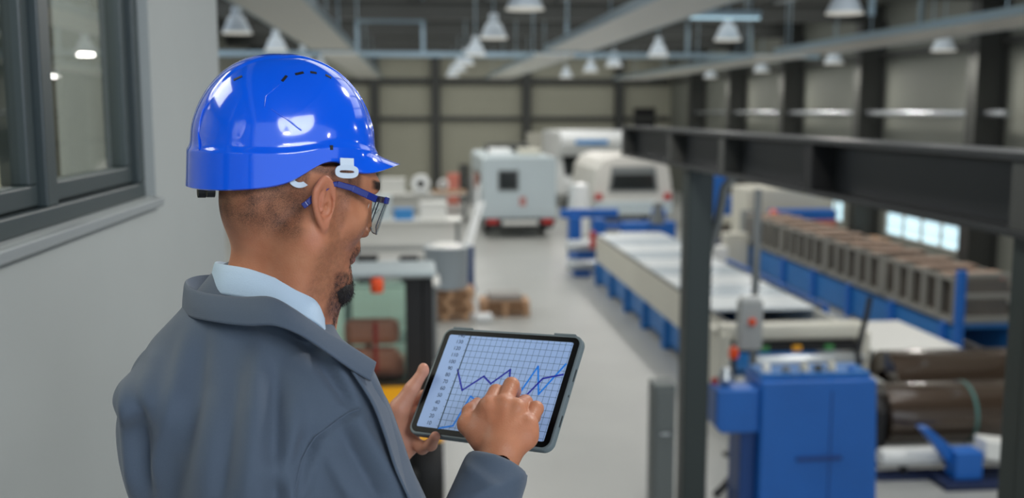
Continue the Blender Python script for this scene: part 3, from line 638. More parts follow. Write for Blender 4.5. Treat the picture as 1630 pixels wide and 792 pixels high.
crate(651, 408, 16.1, .26, .3, .40, M_black, 'black box on the bench behind the loader cab, right one', 'box', 1.25)
crate(555, 405, 16.4, .2, .3, .5, M_rv, 'pale tall box at the left end of the near bench', 'box', 1.25)
crate(643, 386, 27.1, .5, .4, .28, M_cyan, 'bright blue crate on the second bench', 'crate', 1.1)
crate(598, 372, 27.1, .8, .5, .62, M_rv, 'large pale grey box at the left of the second bench', 'box', 1.1)
crate(690, 372, 27.2, .7, .5, .45, M_white, 'white box right of the blue crate on the second bench', 'box', 1.1)
crate(716, 350, 37.1, 1.2, .5, .1, M_wood, 'flat wooden board box on the farthest bench', 'box', 1.0)
crate(625, 340, 37.1, .9, .6, .55, M_white, 'white box at the left of the farthest bench', 'box', 1.0)
def spool(px, py, Yb, R, lab, zb):
    p = at(px, py, Yb); z = zb+R
    t = thing('cable_reel', lab, 'reel', (p[0], Yb, zb))
    MB().lathe([(R*.42,-.04), (R*.9,-.04), (R,0), (R*.9,.04), (R*.42,.04), (R*.42,-.04)], (p[0], Yb+.2, z), 'y', 28).build('rim', M_rvw, t, smooth=True)
    MB().lathe([(0,-.02), (R*.42,-.02), (R*.42,.25), (0,.25)], (p[0], Yb+.2, z), 'y', 20).build('hub', M_black, t, smooth=True)
    MB().box(p[0]-R*.6, p[0]+R*.6, Yb+.12, Yb+.42, zb, zb+.06).build('foot', M_gray, t)
spool(670, 326, 37.1, .34, 'round white reel with black hub on the farthest bench', 1.0)
spool(706, 322, 37.3, .2, 'smaller reel right of the round white one', 1.1)
t = thing('rolling_ladder', 'leaning white steps left of the motorhome', 'ladder', (at(745, 360, 30)[0], 30, 0))
a = at(740, 375, 29.5); b = at(762, 322, 30.6)
for dx in (0, .35): MB().bar((a[0]+dx*.4, 29.5, .02), (b[0]+dx*.4, 30.6, b[2]), .07, .1).build('rail', M_rvw, t)
for k in range(5):
    f = (k+.6)/5.5; MB().box(a[0]+(b[0]-a[0])*f-.02, a[0]+(b[0]-a[0])*f+.18, 29.5+1.1*f-.05, 29.5+1.1*f+.05, b[2]*f, b[2]*f+.03).build('step', M_rvw, t)
for i, (px, Yb, w, h, m) in enumerate(((722, 44, .5, 1.3, M_brown), (740, 46, .45, 1.6, M_dark), (758, 43.5, .5, 1.2, M_gray), (860, 50, 1.3, 2.9, M_cream))):
    p = at(px, 330, Yb)
    t = thing('storage_locker', ('short brown locker at the far wall', 'tall dark locker at the far wall', 'grey locker beside the motorhome at the far wall', 'tall cream locker behind the white overcab camper')[i], 'locker', (p[0], Yb, 0))
    MB().box(p[0]-w/2, p[0]+w/2, Yb, Yb+.5, 0, h).build('body', m, t, bevel=.02)
    dr = MB().box(p[0]-w/2+.03, p[0]+w/2-.03, Yb-.02, Yb, .08, h-.05).build('door', m, t, bevel=.01)
    MB().box(p[0]+w/2-.12, p[0]+w/2-.09, Yb-.04, Yb-.02, h*.5, h*.5+.12).build('handle', M_steel, dr)
# ------------------------------------------------------------------ smooth solid modelling (distance fields to mesh)
def vec(*a): return np.array(a, float)
def s_sphere(P, c, r): return np.linalg.norm(P-vec(*c), axis=-1)-r
def s_ell(P, c, r, M=None):
    q = P-vec(*c)
    if M is not None: q = q@M
    r = vec(*r); k0 = np.linalg.norm(q/r, axis=-1); k1 = np.linalg.norm(q/(r*r), axis=-1)
    return k0*(k0-1)/np.maximum(k1, 1e-9)
def s_cap(P, a, b, ra, rb=None):
    rb = ra if rb is None else rb
    a = np.asarray(a, float); b = np.asarray(b, float); d = b-a
    t = np.clip(((P-a)@d)/(d@d), 0, 1)
    return np.linalg.norm(P-(a+t[..., None]*d), axis=-1)-(ra+(rb-ra)*t)
def smin(a, b, k): h = np.clip(.5+.5*(b-a)/k, 0, 1); return b*(1-h)+a*h-k*h*(1-h)
def smax(a, b, k): return -smin(-a, -b, k)
def nets(fn, lo, hi, h):
    lo = np.array(lo, float); n = np.ceil((np.array(hi)-lo)/h).astype(int)+1
    ax = [lo[i]+np.arange(n[i])*h for i in range(3)]
    F = np.empty(n, np.float32)
    for i in range(0, n[0], 24):
        G = np.stack(np.meshgrid(ax[0][i:i+24], ax[1], ax[2], indexing='ij'), -1); F[i:i+24] = fn(G)
    I = F < 0
    c = np.zeros(n-1, np.int8)
    for dx in (0, 1):
        for dy in (0, 1):
            for dz in (0, 1): c += I[dx:n[0]-1+dx, dy:n[1]-1+dy, dz:n[2]-1+dz]
    act = np.argwhere((c > 0) & (c < 8)); idx = -np.ones(n-1, np.int64); idx[tuple(act.T)] = np.arange(len(act))
    acc = np.zeros((len(act), 3)); cnt = np.zeros(len(act))
    C8 = [(x, y, z) for x in (0, 1) for y in (0, 1) for z in (0, 1)]
    for a in C8:
        for k in range(3):
            if a[k]: continue
            b = list(a); b[k] = 1
            fa = F[act[:,0]+a[0], act[:,1]+a[1], act[:,2]+a[2]]; fb = F[act[:,0]+b[0], act[:,1]+b[1], act[:,2]+b[2]]
            m = (fa < 0) != (fb < 0); t = np.where(m, fa/np.where(m, fa-fb, 1), 0)
            p = np.tile(np.array(a, float), (len(act), 1)); p[:, k] += t
            acc[m] += p[m]; cnt[m] += 1
    V = lo+(act+acc/cnt[:, None])*h
    Q = []
    for k in range(3):
        sl = [slice(1, n[j]-1) for j in range(3)]; sl[k] = slice(0, n[k]-1); s2 = list(sl); s2[k] = slice(1, n[k])
        A = I[tuple(sl)]; B = I[tuple(s2)]; e = np.argwhere(A != B)
        off = np.array([1, 1, 1]); off[k] = 0; e = e+off
        u = np.zeros(3, int); u[(k+1) % 3] = 1; v = np.zeros(3, int); v[(k+2) % 3] = 1
        q = np.stack([idx[tuple((e-u-v).T)], idx[tuple((e-v).T)], idx[tuple(e.T)], idx[tuple((e-u).T)]], 1)
        ins = I[tuple(e.T)]; q[~ins] = q[~ins][:, ::-1]; Q.append(q)
    return V, np.concatenate(Q)
def mesh_np(name, V, Q, m, parent=None, cols=None, relax=0):
    me = bpy.data.meshes.new(name)
    me.vertices.add(len(V)); me.vertices.foreach_set('co', np.asarray(V, np.float32).ravel())
    me.loops.add(Q.size); me.loops.foreach_set('vertex_index', Q.ravel().astype(np.int32))
    me.polygons.add(len(Q)); me.polygons.foreach_set('loop_start', (np.arange(len(Q))*Q.shape[1]).astype(np.int32))
    me.polygons.foreach_set('use_smooth', np.ones(len(Q), bool)); me.update(calc_edges=True); me.validate()
    me.materials.append(m)
    if cols is not None:
        for k, v in cols.items():
            a = me.attributes.new(k, 'FLOAT', 'POINT'); a.data.foreach_set('value', v.astype(np.float32))
    o = bpy.data.objects.new(name, me); COL.objects.link(o)
    if parent is not None: o.parent = parent; o.matrix_parent_inverse = Matrix.Translation(parent.location).inverted()
    return o
def relax(V, Q, it, lam=.5):
    E = np.concatenate([Q[:, [i, (i+1) % 4]] for i in range(4)])
    n = len(V); cnt = np.bincount(E[:,0], minlength=n)+np.bincount(E[:,1], minlength=n)
    for _ in range(it):
        S_ = np.stack([np.bincount(E[:,0], V[E[:,1], k], n)+np.bincount(E[:,1], V[E[:,0], k], n) for k in range(3)], 1)
        V = V+lam*(S_/np.maximum(cnt, 1)[:, None]-V)
    return V
def normals(V, Q):
    N = np.cross(V[Q[:,2]]-V[Q[:,0]], V[Q[:,3]]-V[Q[:,1]]); n = len(V)
    S_ = np.stack([sum(np.bincount(Q[:,i], N[:,k], n) for i in range(4)) for k in range(3)], 1)
    return S_/np.maximum(np.linalg.norm(S_, axis=1), 1e-12)[:, None]
def projv(P):
    q = P-CP; d = q@FW
    return CX+FPX*(q@RT)/d, CY-FPX*(q@UP)/d, d

# ------------------------------------------------------------------ the man
fh = np.array([math.sin(YAW), math.cos(YAW), 0.]); rh = RT.copy()      # level view directions
def heading(deg):   # forward and left directions turned deg to the right of the view
    a = math.radians(deg); f = math.sin(a)*rh+math.cos(a)*fh; return f, np.cross((0,0,1.), f)
ORG = PX(371, 440, 1.38); ORG[2] = PZ
man = thing('person', 'man with blue hard hat, safety glasses and grey work jacket, tapping a tablet', 'person', tuple(ORG))
# head frame: x forward, y left, z up, tipped down towards the tablet
HY, HP, HR = 62, 14, 0
hf, hl = heading(HY); pt = math.radians(HP)
hx = hf*math.cos(pt)-np.array([0,0,1.])*math.sin(pt); hz = np.cross(hx, hl); HM = np.stack([hx, hl, hz], 1)   # columns
HO = PX(486, 320, 1.395)
def toh(P):
    q = (P-HO)@HM; x = q[..., 0]; q[..., 0] = np.where(x > 0, x*1.13, x); return q
def fromh(p):
    p = np.array(p, float); p[0] = p[0]/1.13 if p[0] > 0 else p[0]; return HO+p@HM.T
# hat frame
cp_, kp = heading(66); tp = math.radians(2.0)
kx = cp_*math.cos(tp)-np.array([0,0,1.])*math.sin(tp); kz = np.cross(kx, kp); KM = np.stack([kx, kp, kz], 1); KO = PX(449, 243, 1.40)
NECK0 = PX(440, 402, 1.41); NECK1 = PX(412, 520, 1.42)
def ear(q, s):
    # q in head frame; s = +1 left, -1 right
    c = vec(-.004, s*.0765, .004); a = math.radians(24)
    d = q-c
    # local ear axes: u back, v up, w outwards
    u0 = vec(-math.cos(a), s*math.sin(a), 0); w0 = vec(math.sin(a), s*math.cos(a), 0)
    t = math.radians(15); up = vec(0, 0, 1)*math.cos(t)+u0*math.sin(t); u = u0*math.cos(t)-vec(0, 0, 1)*math.sin(t)
    E = np.stack([d@u, d@up, d@w0], -1)
    # outline grows wide at the top and narrow at the lobe
    wv = np.interp(E[..., 1], [-.034, -.02, .005, .02, .034], [.011, .0150, .0195, .0215, .016])
    e2 = np.stack([(E[..., 0]-.003-.0*wv)/wv*.018, E[..., 1]/.036*.018], -1); rad = np.linalg.norm(e2, axis=-1)-.018
    rim = np.sqrt((rad+.0035)**2+(E[..., 2]-.011)**2)-.0042
    plate = np.maximum(rad+.003, np.abs(E[..., 2]-.006)-.0022)
    e = smin(rim, plate, .004)
    anti = s_cap(E, (.004, .020, .009), (.006, -.008, .0105), .0032, .003); e = smin(e, anti, .004)
    e = smin(e, s_ell(E, (-.001, -.029, .009), (.0085, .0095, .0048)), .004)
    e = smin(e, s_cap(E, (-.012, .004, .008), (-.012, -.010, .008), .0040, .0036), .004)      # tragus
    conc = s_ell(E, (-.003, -.003, .009), (.0085, .014, .0105)); e = smax(e, -conc, .003)
    root = s_cap(E, (-.004, .018, 0), (-.006, -.018, 0), .0085)
    return smin(e, root, .004), conc
def f_head(P):
    q = toh(P)
    d = s_ell(q, (-.014, 0, .048), (.101, .079, .086))
    d = smin(d, s_ell(q, (-.070, 0, -.010), (.042, .055, .055)), .03)
    d = smin(d, s_ell(q, (.030, 0, .012), (.068, .065, .074)), .03)
    d = smin(d, s_ell(q, (.038, 0, -.040), (.050, .053, .062)), .025)
    for s in (1, -1):
        d = smin(d, s_cap(q, (.004, s*.055, -.048), (.072, s*.018, -.098), .017, .016), .022)
        d = smin(d, s_cap(q, (.000, s*.062, .0), (.004, s*.056, -.048), .014, .015), .02)
        d = smin(d, s_sphere(q, (.060, s*.043, -.014), .022), .02)
        d = smin(d, s_cap(q, (.040, s*.060, .002), (.062, s*.046, -.010), .010), .015)
    d = smin(d, s_sphere(q, (.074, 0, -.098), .018), .018)
    d = smin(d, s_cap(q, (.084, -.034, .039), (.084, .034, .039), .013), .014)
    for s in (1, -1):
        d = smax(d, -s_ell(q, (.101, s*.033, .014), (.018, .020, .013)), .012)
        ball = s_sphere(q, (.0745, s*.032, .013), .0128)
        d = smin(d, ball, .0015)
        d = smin(d, s_cap(q, (.083, s*.020, .021), (.079, s*.047, .018), .0035), .003)
    d = smin(d, s_cap(q, (.094, 0, .026), (.1035, 0, -.018), .0075, .0098), .010)
    for s in (1, -1):
        d = smin(d, s_ell(q, (.096, s*.0125, -.025), (.010, .0075, .0075)), .005)
        d = smax(d, -s_ell(q, (.100, s*.007, -.033), (.005, .0035, .004)), .002)
    d = smin(d, s_cap(q, (.083, -.016, -.050), (.083, .016, -.050), .012), .012)
    for s in (1, -1):
        d = smin(d, s_cap(q, (.092, 0, -.0525), (.083, s*.022, -.057), .0055, .003), .003)
        d = smin(d, s_cap(q, (.091, 0, -.064), (.082, s*.021, -.060), .0062, .003), .003)
    d = smax(d, -s_cap(q, (.0995, -.018, -.0583), (.0995, .018, -.0583), .004), .003)
    n0 = NECK0; n1 = NECK1
    k_ = (P-KO)@KM; inside = (np.sqrt((k_[..., 0]/.108)**2+(k_[..., 1]/.093)**2)-1)*.1
    d = np.where(k_[..., 2] > -.012, smax(d, inside, .01), d); d = smax(d, k_[..., 2]-.10, .02)
    nk = s_cap(P, n0, n1, .057, .062)
    d = smin(d, nk, .045)
    # strap muscle from behind the ear to the throat
    d = smin(d, s_cap(P, fromh((-.005, -.040, -.050)), PX(478, 540, 1.39), .030, .034), .04)
    d = smin(d, s_cap(P, fromh((.035, 0, -.095)), PX(480, 540, 1.44), .032, .045), .04)
    for s in (1, -1):
        e, conc = ear(q, s)
        d = smin(d, e, .005); d = np.maximum(d, -(s_ell(q, (.004, s*.083, .000), (.0035, .006, .005))))
    return d
# body frame
bf, bl = heading(30)
def tob(P): q = P-ORG; return np.stack([q@bf, q@bl, q[..., 2]], -1)
def fromb(x, y, z): return ORG+bf*x+bl*y+np.array([0, 0, 1.])*z
def torso(P, off=0):
    q = tob(P); z = q[..., 2]
    Z = [.80, .95, 1.10, 1.20, 1.28, 1.34, 1.39, 1.43, 1.47, 1.52]
    q[..., 1] += np.interp(z, [.92, 1.08, 1.30], [0, .024, 0])
    w = np.interp(z, Z, [.205, .195, .172, .176, .184, .168, .145, .105, .075, .05])
    t = np.interp(z, Z, [.148, .138, .118, .112, .110, .104, .092, .085, .068, .05])
    cx = np.interp(z, Z, [.02, .018, .010, .006, -.004, .004, .02, .035, .05, .065])
    k = (np.abs(q[..., 1]/w)**2.35+np.abs((q[..., 0]-cx)/t)**2.2)**(1/2.3)
    d = (k-1)*np.minimum(w, t)*.9
    d = smax(d, np.abs(z-1.14)-.36, .03)
    return d-off
# joints of the arms
shR, shL = fromb(.02, -.145, 1.335), fromb(.045, .165, 1.305)
elR, wrR = PX(686, 1010, 1.31), PX(798, 722, 1.425)
elL, wrL = PX(540, 900, 1.60), PX(628, 722, 1.66)
tab_c = PX(815, 396, 1)-FW+0   # camera point
TX = .85*RT-.01*UP-.53*FW; TX /= np.linalg.norm(TX); TY = .30*RT+.84*UP+.46*FW; TY -= TX*(TX@TY); TY /= np.linalg.norm(TY); TN = np.cross(TX, TY)
TC = CP-.027*RT-.21*UP+1.598*FW
if TN@FW > 0: TN = -TN
def chain(P, pts, rs, k=.006):
    d = None
    for i in range(len(pts)-1):
        e = s_cap(P, pts[i], pts[i+1], rs[i], rs[i+1]); d = e if d is None else smin(d, e, k)
    return d
def J(*a): return [PX(*p) for p in a]
def f_handR(P):
    F = [J((777,645,1.462),(790,624,1.497),(796,628,1.525),(801,637,1.548)),
         J((802,642,1.462),(814,613,1.497),(819,622,1.527),(818,636,1.547)),
         J((824,648,1.462),(836,640,1.497),(834,654,1.517),(824,668,1.512)),
         J((841,674,1.452),(853,650,1.480),(851,664,1.502),(843,676,1.500))]
    R_ = [(.0118,.0116,.0092,.0078), (.0120,.0118,.0094,.008), (.0112,.0110,.0088,.0075), (.0108,.0110,.0084,.007)]
    w = wrR
    d = s_cap(P, w+(elR-w)*.25, w, .030, .0275)
    for f, r in zip(F, R_):
        a = w+(f[0]-w)*.18
        d = smin(d, s_cap(P, a, f[0], .0165, .0125), .016)
    pal = s_cap(P, J((788,705,1.437))[0], J((838,695,1.443))[0], .017, .0165); d = smin(d, pal, .018)
    d = smin(d, s_cap(P, J((766,690,1.452))[0], J((770,660,1.468))[0], .017, .014), .015)
    for f, r in zip(F, R_): d = smin(d, chain(P, f, r, .003), .003)
    th = chain(P, J((772,700,1.447),(745,675,1.468),(749,655,1.497),(760,641,1.522)), (.020,.0145,.0115,.0085)); d = smin(d, th, .010)
    for f in F:      # tendons on the back of the hand
        d = smin(d, s_cap(P, w+(f[0]-w)*.35-FW*.0135, f[0]-FW*.0105+UP*.002, .0022, .0035), .007)
        d = smin(d, s_sphere(P, f[0]-FW*.005, .0095), .008)
    return d
def f_handL(P):
    F = [J((648,640,1.690),(692,622,1.690),(716,616,1.675),(738,612,1.664)),
         J((648,658,1.688),(696,646,1.680),(722,642,1.663),(745,640,1.652)),
         J((648,676,1.684),(694,668,1.668),(720,666,1.652),(742,664,1.640)),
         J((650,697,1.668),(672,712,1.640),(686,707,1.612),(693,694,1.588))]
    R_ = [(.0105,.0095,.0085,.0075)]*3+[(.0105,.0098,.0090,.0078)]
    w = wrL
    d = s_cap(P, w+(elL-w)*.3, w, .027, .024)
    for f in F: d = smin(d, s_cap(P, w+(f[0]-w)*.2, f[0], .017, .012), .014)
    d = smin(d, s_cap(P, *J((634,690,1.668),(655,706,1.662)), .019, .014), .015)
    for f, r in zip(F, R_): d = smin(d, chain(P, f, r), .004)
    th = chain(P, J((622,690,1.662),(636,650,1.652),(656,618,1.652),(673,592,1.655)), (.021,.0165,.0115,.0088)); d = smin(d, th, .012)
    d = smin(d, s_ell(P, PX(674, 588, 1.655), (.009,.009,.011)), .004)
    return d
def box_of(*pts, pad=.05):
    A = np.array(pts); return A.min(0)-pad, A.max(0)+pad
parts = []
lo, hi = box_of(HO, NECK1, pad=.125); lo[2] = NECK1[2]-.03; hi[2] = HO[2]+.155
V, Q = nets(f_head, lo, hi, .0021); V = relax(V, Q, 1, .4); parts.append((V, Q))
V, Q = nets(lambda P: np.minimum(torso(P, -.038), smin(s_cap(P, shR, elR, .036, .032), s_cap(P, elR, wrR+(elR-wrR)*.22, .032, .026), .02)), *box_of(fromb(-.1, -.2, .85), fromb(.1, .2, 1.5), fromb(-.1, .2, 1), fromb(.1, -.2, 1), elR, wrR, pad=.10), .010)
parts.append((V, Q))
lo, hi = box_of(wrR, PX(790, 600, 1.56), PX(880, 700, 1.42), PX(730, 740, 1.42), pad=.02)
V, Q = nets(f_handR, lo, hi, .0016); V = relax(V, Q, 1, .4); parts.append((V, Q)); HANDR = V
lo, hi = box_of(PX(600, 750, 1.68), PX(770, 560, 1.60), PX(600, 600, 1.70), PX(690, 690, 1.57), pad=.025)
V, Q = nets(f_handL, lo, hi, .0016); V = relax(V, Q, 1, .4); parts.append((V, Q))
V, Q = nets(lambda P: smin(s_cap(P, shL, elL, .034, .030), s_cap(P, elL, wrL+(elL-wrL)*.25, .030, .024), .02), *box_of(shL, elL, wrL, pad=.07), .010); parts.append((V, Q))
n = 0; VV = []; QQ = []
for V, Q in parts: VV.append(V); QQ.append(Q+n); n += len(V)
V = np.concatenate(VV); Q = np.concatenate(QQ)
q = toh(V)
head = (np.arange(len(V)) < len(parts[0][0]))
def ss(a, b, x): t = np.clip((x-a)/(b-a), 0, 1); return t*t*(3-2*t)
# shaved hair: behind and above a line in front of the ears, fading down the neck
x, y, z = q[:,0], np.abs(q[:,1]), q[:,2]
hairm = head*np.maximum(ss(.062, .046, x)*ss(.005, .03, z), ss(-.012, -.026, x)*ss(-.075, -.030, z)*ss(-.2, -.05, z+.0*x))
hairm *= 1-ss(.070, .078, y)*ss(-.035, -.03, z)*ss(.042, .036, z)*ss(-.03, -.022, x)*(x < .03)
# beard: along the jaw, round the mouth and on the chin
bl_ = x*.55-.062
beard = head*ss(bl_+.02, bl_-.006, z)*ss(-.002, .016, x)*ss(-.135, -.115, z)*.42
side = head*ss(.012, .022, x)*ss(.046, .036, x)*ss(.03, .02, z)*ss(-.05, -.03, z)*.42
chin = head*ss(.036, .056, x)*ss(-.074, -.086, z)*ss(-.16, -.13, z)
must = head*ss(.074, .082, x)*ss(-.034, -.040, z)*ss(-.066, -.058, z)*(1-ss(.05, .04, z))*ss(.034, .028, y)
must2 = head*ss(.056, .066, x)*ss(-.038, -.05, z)*ss(.040, .032, y)*ss(.018, .024, y)
lips = head*ss(.088, .091, x)*ss(-.046, -.050, z)*ss(-.071, -.067, z)*ss(.022, .018, y)
beard = np.clip(np.maximum.reduce([beard, side, chin, must*.9, must2*.8])*(1-lips), 0, 1)
eye = head*(np.linalg.norm(np.stack([x-.0745, y-.032, z-.013], 1), axis=1) < .0131)*1.0
brow = head*ss(.070, .080, x)*ss(.033, .037, z)*ss(.049, .045, z)*ss(.010, .014, y)*ss(.054, .048, y)
pink = np.zeros(len(V)); i0 = len(parts[0][0])+len(parts[1][0])+len(parts[2][0]); pink[i0:i0+len(parts[3][0])] = 1
earp = head*ss(.078, .086, y)
def skin_material():
    m = bpy.data.materials.new('skin'); m.use_nodes = True; nt = m.node_tree; b = nt.nodes['Principled BSDF']; L = nt.links.new
    tc = nt.nodes.new('ShaderNodeTexCoord')
    def noise(s, d=4):
        n = nt.nodes.new('ShaderNodeTexNoise'); n.inputs['Scale'].default_value = s; n.inputs['Detail'].default_value = d; L(tc.outputs['Object'], n.inputs['Vector']); return n
    def attr(a): n = nt.nodes.new('ShaderNodeAttribute'); n.attribute_name = a; return n.outputs['Fac']
    def mth(op, a, b_, c=None):
        n = nt.nodes.new('ShaderNodeMath'); n.operation = op; n.use_clamp = True
        for i, v in enumerate((a, b_)):
            if hasattr(v, 'node'): L(v, n.inputs[i])
            else: n.inputs[i].default_value = v
        return n.outputs[0]
    def mix(f, a, c):
        n = nt.nodes.new('ShaderNodeMix'); n.data_type = 'RGBA'
        if hasattr(f, 'node'): L(f, n.inputs[0])
        else: n.inputs[0].default_value = f
        for i, v in ((6, a), (7, c)):
            if hasattr(v, 'node'): L(v, n.inputs[i])
            else: n.inputs[i].default_value = v
        return n.outputs[2]
    def ramp(v, a, c):
        n = nt.nodes.new('ShaderNodeMapRange'); n.inputs[1].default_value = a; n.inputs[2].default_value = c; L(v, n.inputs[0]); return n.outputs[0]
    n1 = noise(28); n2 = noise(9)
    col = mix(ramp(n1.outputs['Fac'], .35, .65), rgb(194,132,98), rgb(180,115,82))
    col = mix(mth('MULTIPLY', ramp(n2.outputs['Fac'], .4, .7), .45), col, rgb(196,128,98))
    col = mix(mth('MULTIPLY', attr('pink'), .55), col, rgb(214,158,138))
    col = mix(mth('MULTIPLY', attr('earp'), .35), col, rgb(196,118,96))
    st = noise(1100, 2); st2 = noise(160, 4); st3 = noise(45, 3)
    spk = ramp(st.outputs['Fac'], .42, .56)
    hf_ = mth('MULTIPLY', attr('hair'), mth('ADD', mth('MULTIPLY', spk, .40), mth('MULTIPLY', ramp(st3.outputs['Fac'], .1, .7), .55)))
    col = mix(hf_, col, rgb(52,38,32))
    bf_ = mth('MULTIPLY', attr('beard'), mth('ADD', mth('ADD', mth('MULTIPLY', spk, .4), .25), mth('MULTIPLY', ramp(st2.outputs['Fac'], .3, .7), .45)))
    col = mix(bf_, col, rgb(30,22,20)); col = mix(attr('lips'), col, rgb(150,82,72)); col = mix(attr('brow'), col, rgb(34,24,20)); col = mix(attr('eye'), col, rgb(215,208,200))
    L(col, b.inputs['Base Color']); b.inputs['Roughness'].default_value = .47; b.inputs['Specular IOR Level'].default_value = .4
    b.inputs['Subsurface Weight'].default_value = .12; b.inputs['Subsurface Radius'].default_value = (1, .35, .2); b.inputs['Subsurface Scale'].default_value = .006
    bp = nt.nodes.new('ShaderNodeBump'); bp.inputs['Strength'].default_value = .35; bp.inputs['Distance'].default_value = .0012; n3 = noise(420, 3); L(n3.outputs['Fac'], bp.inputs['Height']); L(bp.outputs[0], b.inputs['Normal'])
    return m
body = mesh_np('body', V, Q, skin_material(), man, dict(hair=hairm, beard=beard, lips=lips, eye=eye, brow=brow, pink=pink, earp=earp))
# goatee: a tuft with short hairs
rng = np.random.default_rng(7)
M_hair = mat('beard_hair', rgb(26,20,19), .6, bump=.8, bscale=300)
GC = toh(PX(529, 458, 1.43)[None])[0]
def f_goatee(P):
    q = toh(P)-vec(GC[0]-.070, -.002, GC[2]+.112); d = s_ell(q, (.072, 0, -.111), (.027, .036, .024)); d = smin(d, s_cap(q, (.046, 0, -.118), (.066, 0, -.120), .012, .012), .02)
    for s in (1, -1): d = smin(d, s_cap(q, (.062, s*.024, -.110), (.036, s*.043, -.104), .017, .010), .012)
    ph = q*vec(330, 330, 260); return d+.0012*np.sin(ph[...,0]+2*np.sin(ph[...,1]*.7))*np.sin(ph[...,1])*np.sin(ph[...,2]*.6)
gl, gh = box_of(fromh((GC[0], 0, GC[2])), pad=.07); Vg, Qg = nets(f_goatee, gl, gh, .0017)
beard_o = mesh_np('beard', Vg, Qg, M_hair, man)
def hairs(V, N, L_, r, jitter, down):
    vs = []; fs = []
    for p, nn in zip(V, N):
        d = nn+rng.normal(0, jitter, 3)+down; d /= np.linalg.norm(d); l = L_*rng.uniform(.6, 1.2); u = np.cross(d, (0.3, .5, .8)); u /= np.linalg.norm(u); w = np.cross(d, u)
        k = len(vs); m = p+d*l*.5; e = p+d*l+down*l*.35
        vs += [p+u*r, p-u*r*.5+w*r*.87, p-u*r*.5-w*r*.87, m+u*r*.7, m-u*r*.35+w*r*.6, m-u*r*.35-w*r*.6, e]
        fs += [(k, k+1, k+4, k+3), (k+1, k+2, k+5, k+4), (k+2, k, k+3, k+5), (k+3, k+4, k+6), (k+4, k+5, k+6), (k+5, k+3, k+6)]
    return vs, fs
Ng = normals(Vg, Qg); sel = rng.choice(len(Vg), 2200); mbh = MB(); mbh.add(*hairs(Vg[sel], Ng[sel], .005, .0002, .3, -np.array([0, 0, .6])+hx*.2))
hv = np.where(must+must2 > .35)[0]; Nb = normals(V, Q)
if len(hv): sel = rng.choice(hv, 500); mbh.add(*hairs(V[sel], Nb[sel]*.5, .0042, .00022, .3, -hz*.9))
mbh.build('beard_strands', M_hair, man)
sel = np.where(brow > .6)[0]
for s_ in (1, -1):
    bs = rng.choice(sel[np.sign(q[sel, 1]) == s_], 80); mbe = MB(); mbe.add(*hairs(V[bs], Nb[bs]*.4, .0045, .0002, .3, hl*0-hx*.6)); mbe.build('eyebrow', M_hair, man)

# ------------------------------------------------------------------ hard hat
M_hat = mat('helmet_blue', rgb(10,94,238), .12, spec=.5, coat=.5)
# hat frame: x forward, y left, z up; origin in the middle of the ledge
def fromk(p): return KO+np.asarray(p, float)@KM.T
def hat_point(th, s, off=0):
    # th round (0 front), s: 0 rim .. .28 ledge .. 1 crown
    c, sn = math.cos(th), math.sin(th)
    a = .124 if c > 0 else .119; b = .106
    ex = 2.25; base = (abs(c/a)**ex+abs(sn/b)**ex)**(-1/ex)
    front = max(0, c)
    rimz = -.040-.006*ss(.2, 1, -c)                       # rear and sides hang low
    arch = math.exp(-((abs(math.degrees(math.atan2(sn, c)))-68)/24)**2)
    rimz += .034*arch
    fr = ss(.55, .95, c); rimz = rimz*(1-fr)+(-.011)*fr
    ledz = .000+.011*math.exp(-((abs(math.degrees(math.atan2(sn, c)))-62)/26)**2)+.001*ss(.45, .95, c)
    peak = .030*ss(.58, .99, c)
    sl = .30
    if s < sl:
        t = s/sl; z = rimz+(ledz-rimz)*t
        r = base+.0042+.001*(1-t)+peak*(1-t)**1.3
        z += peak*.0*(1-t)
    else:
        t = (s-sl)/(1-sl)
        ang = t*math.pi/2
        r = base*max(math.cos(ang), 0)**.86; H = .129
        z = ledz*(1-t)+H*math.sin(ang)**1.02
        r += .0042*math.exp(-(t/.035)**2)
        # raised centre band and side panel creases
        yy = r*sn; 
        band = ss(.036, .031, abs(yy))*ss(.05, .2, t); z += .0022*band*math.sin(ang); r += .0018*band*math.cos(ang)
    r += off
    return (r*c, r*sn, z+off*.5)
nT, nS = 240, 110
def hat_grid(off, flip):
    vs = []
    S_ = list(np.linspace(0, .30, 26)[:-1])+list(np.linspace(.30, .34, 12)[:-1])+list(np.linspace(.34, 1, 76))
    for s in S_:
        for k in range(nT): vs.append(fromk(hat_point(2*math.pi*k/nT, s, off)))
    fs = [(i*nT+k, i*nT+(k+1) % nT, (i+1)*nT+(k+1) % nT, (i+1)*nT+k) for i in range(len(S_)-1) for k in range(nT)]
    return vs, fs, len(S_)
vo, fo, ns = hat_grid(0, False); vi, fi, _ = hat_grid(-.0028, True)
nv = len(vo); mb = MB(); mb.add(vo+vi, fo+[tuple(i+nv for i in f[::-1]) for f in fi]+[(k, k+nv, (k+1) % nT+nv, (k+1) % nT) for k in range(nT)])
hat = mb.build('hard_hat', M_hat, man, smooth=True)
def on_hat(px, py):      # first point of the shell along the view through a pixel, with its normal
    d = FW+(px-CX)/FPX*RT-(py-CY)/FPX*UP; best = None
    A = np.array(vo); x_, y_, z_ = projv(A); dd = (x_-px)**2+(y_-py)**2; m = dd < 36
    i = np.where(m)[0][np.argmin(z_[m])]; P = A[i]
    n_ = A-P; near = A[np.linalg.norm(n_, axis=1) < .008]; u, s_, vh = np.linalg.svd(near-near.mean(0)); nn = vh[2]
    if nn@FW > 0: nn = -nn
    return P, nn
